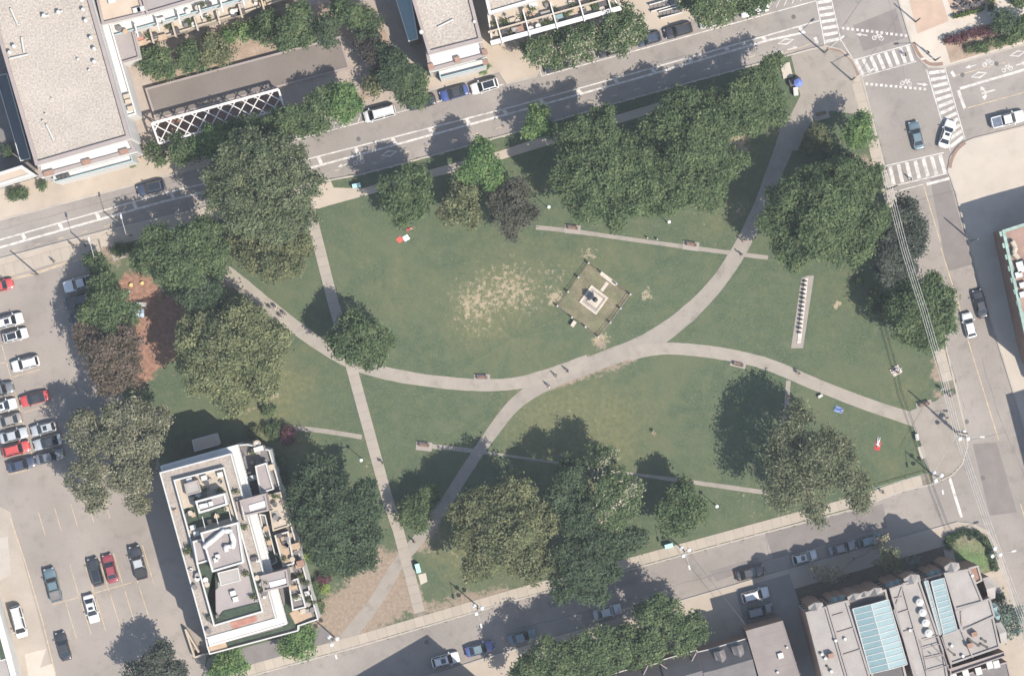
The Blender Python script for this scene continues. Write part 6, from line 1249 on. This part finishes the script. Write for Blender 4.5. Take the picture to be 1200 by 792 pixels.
def globe_lamp(label, x, y, h_=4.2):
    p = P(x, y, h_); root = empty('park_lamp', (p.x, p.y, 0), label, 'lamp', 'globe lamps in the park'); ORG[root] = Vector((0, 0, 0))
    mb = MB(); mb.tube((0, 0, 0), (0, 0, .6), .14, .1, 8); mb.tube((0, 0, .6), (0, 0, h_-.3), .06, .05, 8); mb.tube((0, 0, h_-.3), (0, 0, h_-.18), .16, .14, 8); mb.build('post', M_POLE, root); mb = MB(); mb.sphere((0, 0, h_), .30, 14, 9); mb.build('globe', M_GLOBE, root, True)
for a in [('white globe lamp beside the slab path near the feathery tree', 423, 539), ('white globe lamp beside the dark brownish tree', 643, 242.5), ('white globe lamp on the lawn next to the narrow bench path', 784, 260), ('white globe lamp beside the south path near the jagged tree', 840, 593), ('white globe lamp under the light olive crown', 319, 461.5)]: globe_lamp(*a)
def triple(label, x, y, arm, h_=5.2, cobra=True):
    p = P(x, y, 0); root = empty('street_lamp', (p.x, p.y, 0), label, 'street lamp', 'triple globe street lamps'); ORG[root] = Vector((0, 0, 0))
    H2 = 8.0; mb = MB(); mb.tube((0, 0, 0), (0, 0, H2 if cobra else h_), .13, .08, 8); mb.build('pole', M_POLE if not cobra else mat('concrete_pole', (.26, .25, .23), .8), root)
    a0 = math.atan2(arm[1], arm[0])
    for k in range(3):
        a = a0+math.pi/2+k*math.pi*2/3; q = (.75*math.cos(a), .75*math.sin(a), h_)
        mb = MB(); mb.tube((0, 0, h_-.5), (q[0], q[1], h_-.28), .05, .04, 6); mb.build('lamp_arm', M_POLE, root); mb = MB(); mb.sphere(q, .34, 12, 8); mb.build('globe', M_GLOBE, root, True)
    if cobra:
        d = Vector((arm[0], arm[1], 0)).normalized(); e = d*2.3+Vector((0, 0, H2+.3)); mb = MB(); mb.tube((0, 0, H2-.1), e, .05, .04, 6); mb.build('cobra_arm', mat('concrete_pole', (.26, .25, .23), .8), root); mb = MB(); mb.box((d.x*2.5, d.y*2.5, H2+.3), (.75, .28, .16), a0); mb.build('cobra_head', M_FRAME, root)
triple('triple globe street lamp at the bare soil by the slab path end', 560, 710, (.25, -.97)); triple('triple globe street lamp beside the teal bin on the south sidewalk', 800, 643, (.25, -.97)); triple('triple globe street lamp at the hedge corner of the corner lawn', 1161, 645, (.97, .2)); triple('triple globe street lamp at the end of the apartment terrace', 392, 746, (.3, -.95)); 
triple('triple globe street lamp on the corner plaza under the wires', 1124, 510, (1, 0), cobra=True); triple('triple globe street lamp beside the white stop bar', 1093, 556, (.2, -1), cobra=True)
def pole(label, x, y, h_, arm=None, name='utility_pole', cat='pole', al=2.6):
    p = P(x, y); root = empty(name, (p.x, p.y, 0), label, cat, 'poles along the streets'); ORG[root] = Vector((0, 0, 0)); mb = MB(); mb.tube((0, 0, -.1), (0, 0, h_), .15, .10, 8); mb.build('pole_shaft', mat('weathered_pole', (.15, .13, .11), .9), root)
    if arm:
        d = Vector((*arm, 0)).normalized(); mb = MB(); mb.tube((0, 0, h_-.2), d*al+Vector((0, 0, h_+.1)), .05, .04, 6); mb.build('lamp_arm', M_FRAME, root); mb = MB(); mb.box((d.x*(al+.25), d.y*(al+.25), h_+.1), (.7, .28, .16), math.atan2(d.y, d.x)); mb.build('lamp_head', M_FRAME, root)
    return root
pole('street light pole with arm over the bike lane, at the shade edge', 154.5, 276, 8, (-.25, .97)); pole('street light pole on the sidewalk by the car park', 45, 322, 8, None); pole('street light pole with arm over the north road', 118, 302, 8.5, (-.25, .97)); pole('signal pole at the plaza corner', 966, 62, 7, (.6, .5), 'signal_pole', 'traffic signal'); pole('signal pole beside the brick tactile plate on the pale corner', 1096, 71, 6, (-.9, -.1), 'signal_pole', 'traffic signal'); pole('signal pole at the plaza kerb by the zebra stripes', 998, 94, 6, (.7, .3), 'signal_pole', 'traffic signal')
pole('wooden utility pole carrying the wires beside the striped crossing', 1040, 222, 13.6); pole('wooden utility pole carrying the wires through the dark tree', 1058, 292, 13.6); pole('wooden utility pole carrying the wires on the corner plaza', 1120, 505, 13.6); pole('slender pole in the shaded east sidewalk', 1138, 282, 7.5); pole('slender pole on the shaded east sidewalk by the black parked sedan', 1184, 356, 7); pole('slender pole on the corner with bright concrete', 1073, 26, 6)
# overhead wires
WP_ = [(1037, 200), (1060, 292), (1083, 365), (1105, 440), (1122, 508), (1162, 626), (1200, 730)]
for k, off in enumerate((-3.6, -1.2, 1.2, 3.8)):
    pts = [P(x+off, y-off*.3, 13.2+(.25 if k % 2 else 0)) for x, y in WP_]; mb = MB(); prev = None
    for a_, c_ in zip(pts, pts[1:]):
        for j in range(6):
            t0, t1 = j/6, (j+1)/6; s0, s1 = -4*.25*t0*(1-t0), -4*.25*t1*(1-t1); mb.tube(a_.lerp(c_, t0)+Vector((0, 0, s0)), a_.lerp(c_, t1)+Vector((0, 0, s1)), .04, .04, 4, caps=False)
    o = mb.build('overhead_wire', mat('wire_grey', (.30, .29, .27), .6), org=tuple(pts[0])); tag(o, 'overhead cable running along the park side of the east street', 'wire', 'overhead cables')
for (a_, c_, lb) in (((1004, 90), (1054, 16), 'thin cable crossing the junction diagonally'), ((808, 648), (880, 740), 'thin cable crossing the south street to the flat annex'), ((1093, 556), (1122, 508), 'short cable between the corner lamp and the utility pole')):
    p, q = P(*a_, 8), P(*c_, 8); mb = MB(); mb.tube(p, q, .03, .03, 4); tag(mb.build('overhead_wire', M_POLE if a_[0] != 1093 else mat('wire_grey', (.30, .29, .27), .6), org=tuple(p)), lb, 'wire')
# ------------------------------------------------------------------ war memorial: railed square, stone kerb, pedestal with bust
M_STONE = mat('memorial_stone', (.33, .29, .24), .9, .12, 1.2, .1, 9); M_BRONZE = mat('bronze', (.05, .055, .055), .5, .2, 2, .1, 9, metal=.5)
CR = [(689, 309), (739, 344), (701, 395), (652.5, 358)]
sheet('memorial_lawn', [(689, 308), (740, 344), (701, 396), (652, 358)], 0, .012, mat('dry_turf', (.122, .103, .066), .95, .2, .7, .3, 5, col2=(.092, .092, .052)))
mon = building('memorial', 'stone pedestal monument with dark bust inside the square kerb', 697, 350, 'monument')
KQ = [(693, 334), (713, 349), (698.5, 369), (678.5, 354)]
W = WP(KQ); O = inset(W, -.0); I = inset(W, .34)
for i in range(4): j = (i+1) % 4; mb = MB(); mb.prism([O[i], O[j], I[j], I[i]], -.05, .22-.004*i); mb.build('kerb_stone', M_STONE, mon)
mb = MB(); mb.prism(inset(W, .34), -.05, .10); mb.build('paving', mat('memorial_paving', (.20, .178, .155), .9, .12, 1, .12, 6), mon)
c = P(697, 351.5); aa = math.atan2(W[1].y-W[0].y, W[1].x-W[0].x)
for nm, s_, z0, z1 in (('step', 1.9, .10, .35), ('base', 1.4, .35, .7), ('pedestal', .95, .7, 2.3), ('cornice', 1.15, 2.3, 2.5)): mb = MB(); mb.box((c.x, c.y, (z0+z1)/2), (s_, s_, z1-z0), aa); mb.build(nm, M_STONE, mon)
mb = MB(); mb.sphere((c.x, c.y, 2.75), .42, 12, 8, sz=.75); mb.sphere((c.x, c.y, 3.25), .22, 12, 8, sz=1.2); mb.tube((c.x, c.y, 2.85), (c.x, c.y, 3.1), .14, .12, 8); mb.build('bust', M_BRONZE, mon, True)
mb = MB(); strip(mb, [P(705, 341), P(712, 331)], .55, .05); mb.build('approach_slab', M_STONE, mon)
mb = MB(); strip(mb, [P(704, 320), P(722, 333.5)], .6, .055); mb.build('threshold_slab', M_STONE, mon)
fen = building('railing', 'dark low railing with white posts around the memorial lawn', 652.5, 358, 'railing')
posts = [(689.5, 308.5), (677.5, 325), (665.5, 342), (653, 358.5), (670, 372), (686, 383), (701, 394.5), (715, 378), (727, 361.5), (738.5, 345), (722, 333), (704.5, 319.5)]
for x, y in posts: p = P(x, y); mb = MB(); mb.box((p.x, p.y, .55), (.30, .30, 1.1), aa); mb.tube((p.x, p.y, 1.1), (p.x, p.y, 1.22), .2, .08, 4); mb.build('post', M_FRAME, fen)
for i in range(len(posts)):
    if posts[i] == (722, 333): continue
    a_, c_ = P(*posts[i]), P(*posts[(i+1) % len(posts)])
    for z in (.35, .9): mb = MB(); mb.tube(a_+Vector((0, 0, z)), c_+Vector((0, 0, z)), .045, .045, 5); mb.build('rail', M_DARKM, fen)
p = P(672, 379.5); mb = MB(); mb.box((p.x, p.y, .35), (.9, .55, .7), 1.0); mb.box((p.x, p.y, .74), (1.0, .62, .1), 1.0); tag(mb.build('plaque_stand', M_STONE, org=(p.x, p.y, 0)), 'pale stone plaque block outside the memorial railing', 'plaque')
# row of old gravestones on a slab
sheet('paving', [(939, 326), (947, 323), (954, 323), (941, 408), (927, 408)], 0, .014, mat('grave_path', (.185, .165, .145), .93, .1, .7, .1, 6))
M_GRAVE = mat('gravestone', (.085, .075, .07), .9, .25, 2, .2, 9)
tagslab = MB(); tagslab.prism(WP([(943, 326), (947, 326), (938.5, 402), (934, 402)]), 0, .12); tag(tagslab.build('memorial_slab', mat('white_slab', (.36, .33, .29), .9), org=tuple(P(940, 365))), 'long pale slab carrying a row of dark gravestones', 'slab')
for k in range(13):
    t = k/12; x, y = 943.5-6.5*t, 330+60*t; p = P(x, y); hh = .55+.25*random.random(); mb = MB(); n = 7; pr = [(-.32, 0), (.32, 0)]+[(.32*math.cos(math.pi*i/n), hh-.2+.2*math.sin(math.pi*i/n)) for i in range(n+1)]
    a_ = R(8); d = Vector((math.cos(a_), math.sin(a_), 0)); nv = Vector((-math.sin(a_), math.cos(a_), 0))
    A_ = [p+d*u+Vector((0, 0, .1+v))+nv*.07 for u, v in pr]; B_ = [q-nv*.14 for q in A_]; mb.face(A_); mb.face(list(reversed(B_)))
    for i in range(len(pr)): j = (i+1) % len(pr); mb.face([A_[i], B_[i], B_[j], A_[j]])
    tag(mb.build('gravestone', M_GRAVE, org=(p.x, p.y, .1)), 'dark rounded gravestone set upright on the long pale slab', 'gravestone', 'row of gravestones')
# playground pieces
def toy(name, label, x, y, parts):
    p = P(x, y); root = empty(name, (p.x, p.y, 0), label, 'play equipment'); ORG[root] = Vector((0, 0, 0))
    for nm, fn, m in parts: mb = MB(); fn(mb); mb.build(nm, m, root)
M_YT = mat('toy_yellow', (.42, .33, .12), .5); M_GT = mat('toy_green', (.12, .32, .24), .5)
toy('spring_rider', 'green spring rider on the red mulch', 150, 343, [('spring', lambda m: m.tube((0, 0, 0), (0, 0, .4), .12, .12, 8), M_DARKM), ('seat', lambda m: m.box((0, 0, .5), (.9, .25, .2), .6), M_GT), ('handle', lambda m: m.box((0, 0, .7), (.12, .6, .08), .6), M_GT)])
toy('play_stool', 'yellow round play stool on the red mulch', 154, 334, [('stem', lambda m: m.tube((0, 0, 0), (0, 0, .35), .12, .12, 8), M_DARKM), ('top', lambda m: m.tube((0, 0, .35), (0, 0, .45), .32, .32, 12), M_YT)])
toy('play_stool', 'yellow play stool at the mulch edge by the rich green tree', 167, 332, [('stem', lambda m: m.tube((0, 0, 0), (0, 0, .35), .12, .12, 8), M_DARKM), ('top', lambda m: m.tube((0, 0, .35), (0, 0, .45), .3, .3, 12), M_YT)])
toy('slide', 'white slide at the edge of the mulch playground', 165, 357, [('chute', lambda m: [m.face([(-1.1, -.3, .3), (1.1, -.3, 1.4), (1.1, .3, 1.4), (-1.1, .3, .3)]), m.box((0, -.33, .95), (2.2, .05, .15)), m.box((0, .33, .95), (2.2, .05, .15))], M_FRAME), ('ladder', lambda m: [m.box((1.2, s*.25, .7), (.08, .08, 1.4)) for s in (-1, 1)], M_DARKM)])
toy('climbing_frame', 'blue-grey climbing frame in the shade beside the white slide', 164, 367, [('post', lambda m: [m.box((sx*.8, sy*.6, .9), (.1, .1, 1.8)) for sx in (-1, 1) for sy in (-1, 1)], M_DARKM), ('deck', lambda m: m.box((0, 0, 1.2), (1.7, 1.3, .08)), mat('deck_blue', (.20, .25, .31), .6)), ('roof', lambda m: [m.face([(-.9, -.7, 1.8), (.9, -.7, 1.8), (.9, 0, 2.2), (-.9, 0, 2.2)]), m.face([(-.9, 0, 2.2), (.9, 0, 2.2), (.9, .7, 1.8), (-.9, .7, 1.8)])], mat('roof_blue', (.25, .30, .36), .6))])
# patio tables with chairs, planters, newspaper boxes
tb = MB(); tb.tube((0, 0, .7), (0, 0, .74), .42, .42, 12); tbm = tb.mesh('table_top', M_DARKM); tl = MB(); tl.tube((0, 0, 0), (0, 0, .7), .05, .05, 6); tl.tube((0, 0, 0), (0, 0, .04), .28, .25, 10); tlm = tl.mesh('pedestal', M_DARKM)
ch = MB(); ch.box((0, 0, .45), (.42, .42, .05)); chm = ch.mesh('seat', M_DARKM); cb = MB(); cb.box((-.2, 0, .7), (.04, .42, .45)); cbm = cb.mesh('backrest', M_DARKM); cl_ = MB(); [cl_.box((sx*.18, sy*.18, .22), (.04, .04, .44)) for sx in (-1, 1) for sy in (-1, 1)]; clm = cl_.mesh('legs', M_DARKM)
for r_ in range(2):
    for k in range(4):
        x, y = 1122+k*7.5+r_*2, 2+r_*9-k*2; p = P(x, y); t = empty('patio_table', (p.x, p.y, .02), 'dark round cafe table on the warm patio paving', 'table', 'cafe patio tables'); ORG[t] = Vector((0, 0, 0)); inst('table_top', tbm, t, (0, 0, 0)); inst('pedestal', tlm, t, (0, 0, 0))
        for q in range(3):
            a_ = q*2.09+k+r_; ct = empty('patio_chair', (p.x+.75*math.cos(a_), p.y+.75*math.sin(a_), .02), 'dark cafe chair drawn up to a patio table', 'chair', 'cafe patio chairs', rz=a_+math.pi); ORG[ct] = Vector((0, 0, 0)); inst('seat', chm, ct, (0, 0, 0)); inst('backrest', cbm, ct, (0, 0, 0)); inst('legs', clm, ct, (0, 0, 0))
for k in range(5):
    x, y = 1120+k*7, 20-k*1.9; p = P(x, y); root = empty('patio_planter', (p.x, p.y, .02), 'terracotta planter box along the edge of the cafe patio', 'planter', 'cafe patio planters', RA); ORG[root] = Vector((0, 0, 0)); mb = MB(); mb.box((0, 0, .25), (.9, .4, .5)); mb.build('box', mat('terracotta', (.28, .13, .08), .9), root)
    cen = RNG.normal(0, 1, (160, 3))*np.array([.3, .14, .12])+np.array([0, 0, .62]); nn = RNG.normal(0, .5, (160, 3))+np.array([0, 0, 1]); nn /= np.linalg.norm(nn, axis=1)[:, None]; o = bpy.data.objects.new('plants', leaf_mesh('plants', cen, nn, .16, [leafmat('leaf_patio', (.08, .11, .04))])); C.objects.link(o); o.parent = root; o['kind'] = 'stuff'
def kiosk(label, x, y, ang):
    p = P(x, y); root = empty('food_cart', (p.x, p.y, .03), label, 'cart', None, R(ang)); ORG[root] = Vector((0, 0, 0)); mb = MB(); mb.box((0, 0, .6), (2.0, 1.1, 1.0)); mb.build('cart_body', M_DARKM, root); mb = MB()
    for i in range(8):
        a, c_ = 2*math.pi*i/8, 2*math.pi*(i+1)/8; mb.face([(.75*math.cos(a)+.3, .75*math.sin(a)-.3, 2.1), (.75*math.cos(c_)+.3, .75*math.sin(c_)-.3, 2.1), (.3, -.3, 2.5)])
    mb.build('umbrella', mat('blue_canvas', (.09, .13, .33), .8), root); mb = MB(); mb.tube((.3, -.3, 0), (.3, -.3, 2.4), .03, .03, 6); mb.build('umbrella_pole', M_FRAME, root); mb = MB(); [mb.tube((s*.7, -.6, .25), (s*.7, -.5, .25), .25, .25, 10) for s in (-1, 1)]; mb.build('wheels', M_TYRE, root)
kiosk('dark food cart under a blue umbrella at the plaza edge', 931.5, 97, 15)
p = P(932, 108); mb = MB(); mb.box((p.x, p.y, .5), (.7, 1.3, 1.0), .1); mb.box((p.x, p.y, 1.03), (.76, 1.36, .06), .1); tag(mb.build('utility_box', M_FRAME, org=(p.x, p.y, 0)), 'white utility box beside the blue umbrella cart', 'utility box')
p = P(921, 82); mb = MB(); mb.prism(WP([(914, 76), (925, 73), (929, 90), (918, 93)]), 0, .3); tag(mb.build('planter_slab', M_CONC2, org=tuple(p)), 'pale raised slab at the plaza edge beneath the leafy tree', 'slab')
for x, y, lb in ((1114, 461, 'square dark utility cover box at the kerb'), (627.5+131, 279, 'small white bollard beside the narrow bench path'), (770, 280.5, 'small white bollard nearest the second bench on the narrow path')):
    p = P(x, y); mb = MB()
    if 'cover' in lb: mb.box((p.x, p.y, .12), (.9, .8, .2), .3)
    else: mb.tube((p.x, p.y, 0), (p.x, p.y, .7), .12, .12, 8); mb.sphere((p.x, p.y, .7), .14, 8, 6)
    tag(mb.build('utility_cover' if 'cover' in lb else 'bollard', M_IRON if 'cover' in lb else M_FRAME, org=(p.x, p.y, 0)), lb, 'cover' if 'cover' in lb else 'bollard')
# fence wire strip by the south-east lawn edge
f = building('wire_fence', 'low green wire fence along the lawn by the south sidewalk corner', 1060, 562, 'fence')
pp = [(1022, 572), (1042, 566), (1062, 560.5), (1084, 554)]
for x, y in pp: q = P(x, y); mb = MB(); mb.tube((q.x, q.y, 0), (q.x, q.y, .9), .04, .04, 6); mb.build('post', M_POLE, f)
for a_, c_ in zip(pp, pp[1:]): mb = MB(); mb.tube(P(*a_)+Vector((0, 0, .85)), P(*c_)+Vector((0, 0, .85)), .05, .05, 5); mb.build('rail', M_COPPER, f)
# ------------------------------------------------------------------ summer haze between the ground and the aircraft
hz = MB(); hz.box((0, 0, H/2+.0), (3100, 3100, H+3.2)); hm_ = bpy.data.materials.new('haze_air'); hm_.use_nodes = True; n_ = hm_.node_tree.nodes
n_.remove(n_['Principled BSDF']); pv = n_.new('ShaderNodeVolumePrincipled'); pv.inputs['Color'].default_value = (.90, .94, 1.0, 1); pv.inputs['Density'].default_value = .00007; pv.inputs['Anisotropy'].default_value = 0.0
hm_.node_tree.links.new(pv.outputs[0], n_['Material Output'].inputs['Volume']); ho = hz.build('haze', hm_); ho['kind'] = 'stuff'
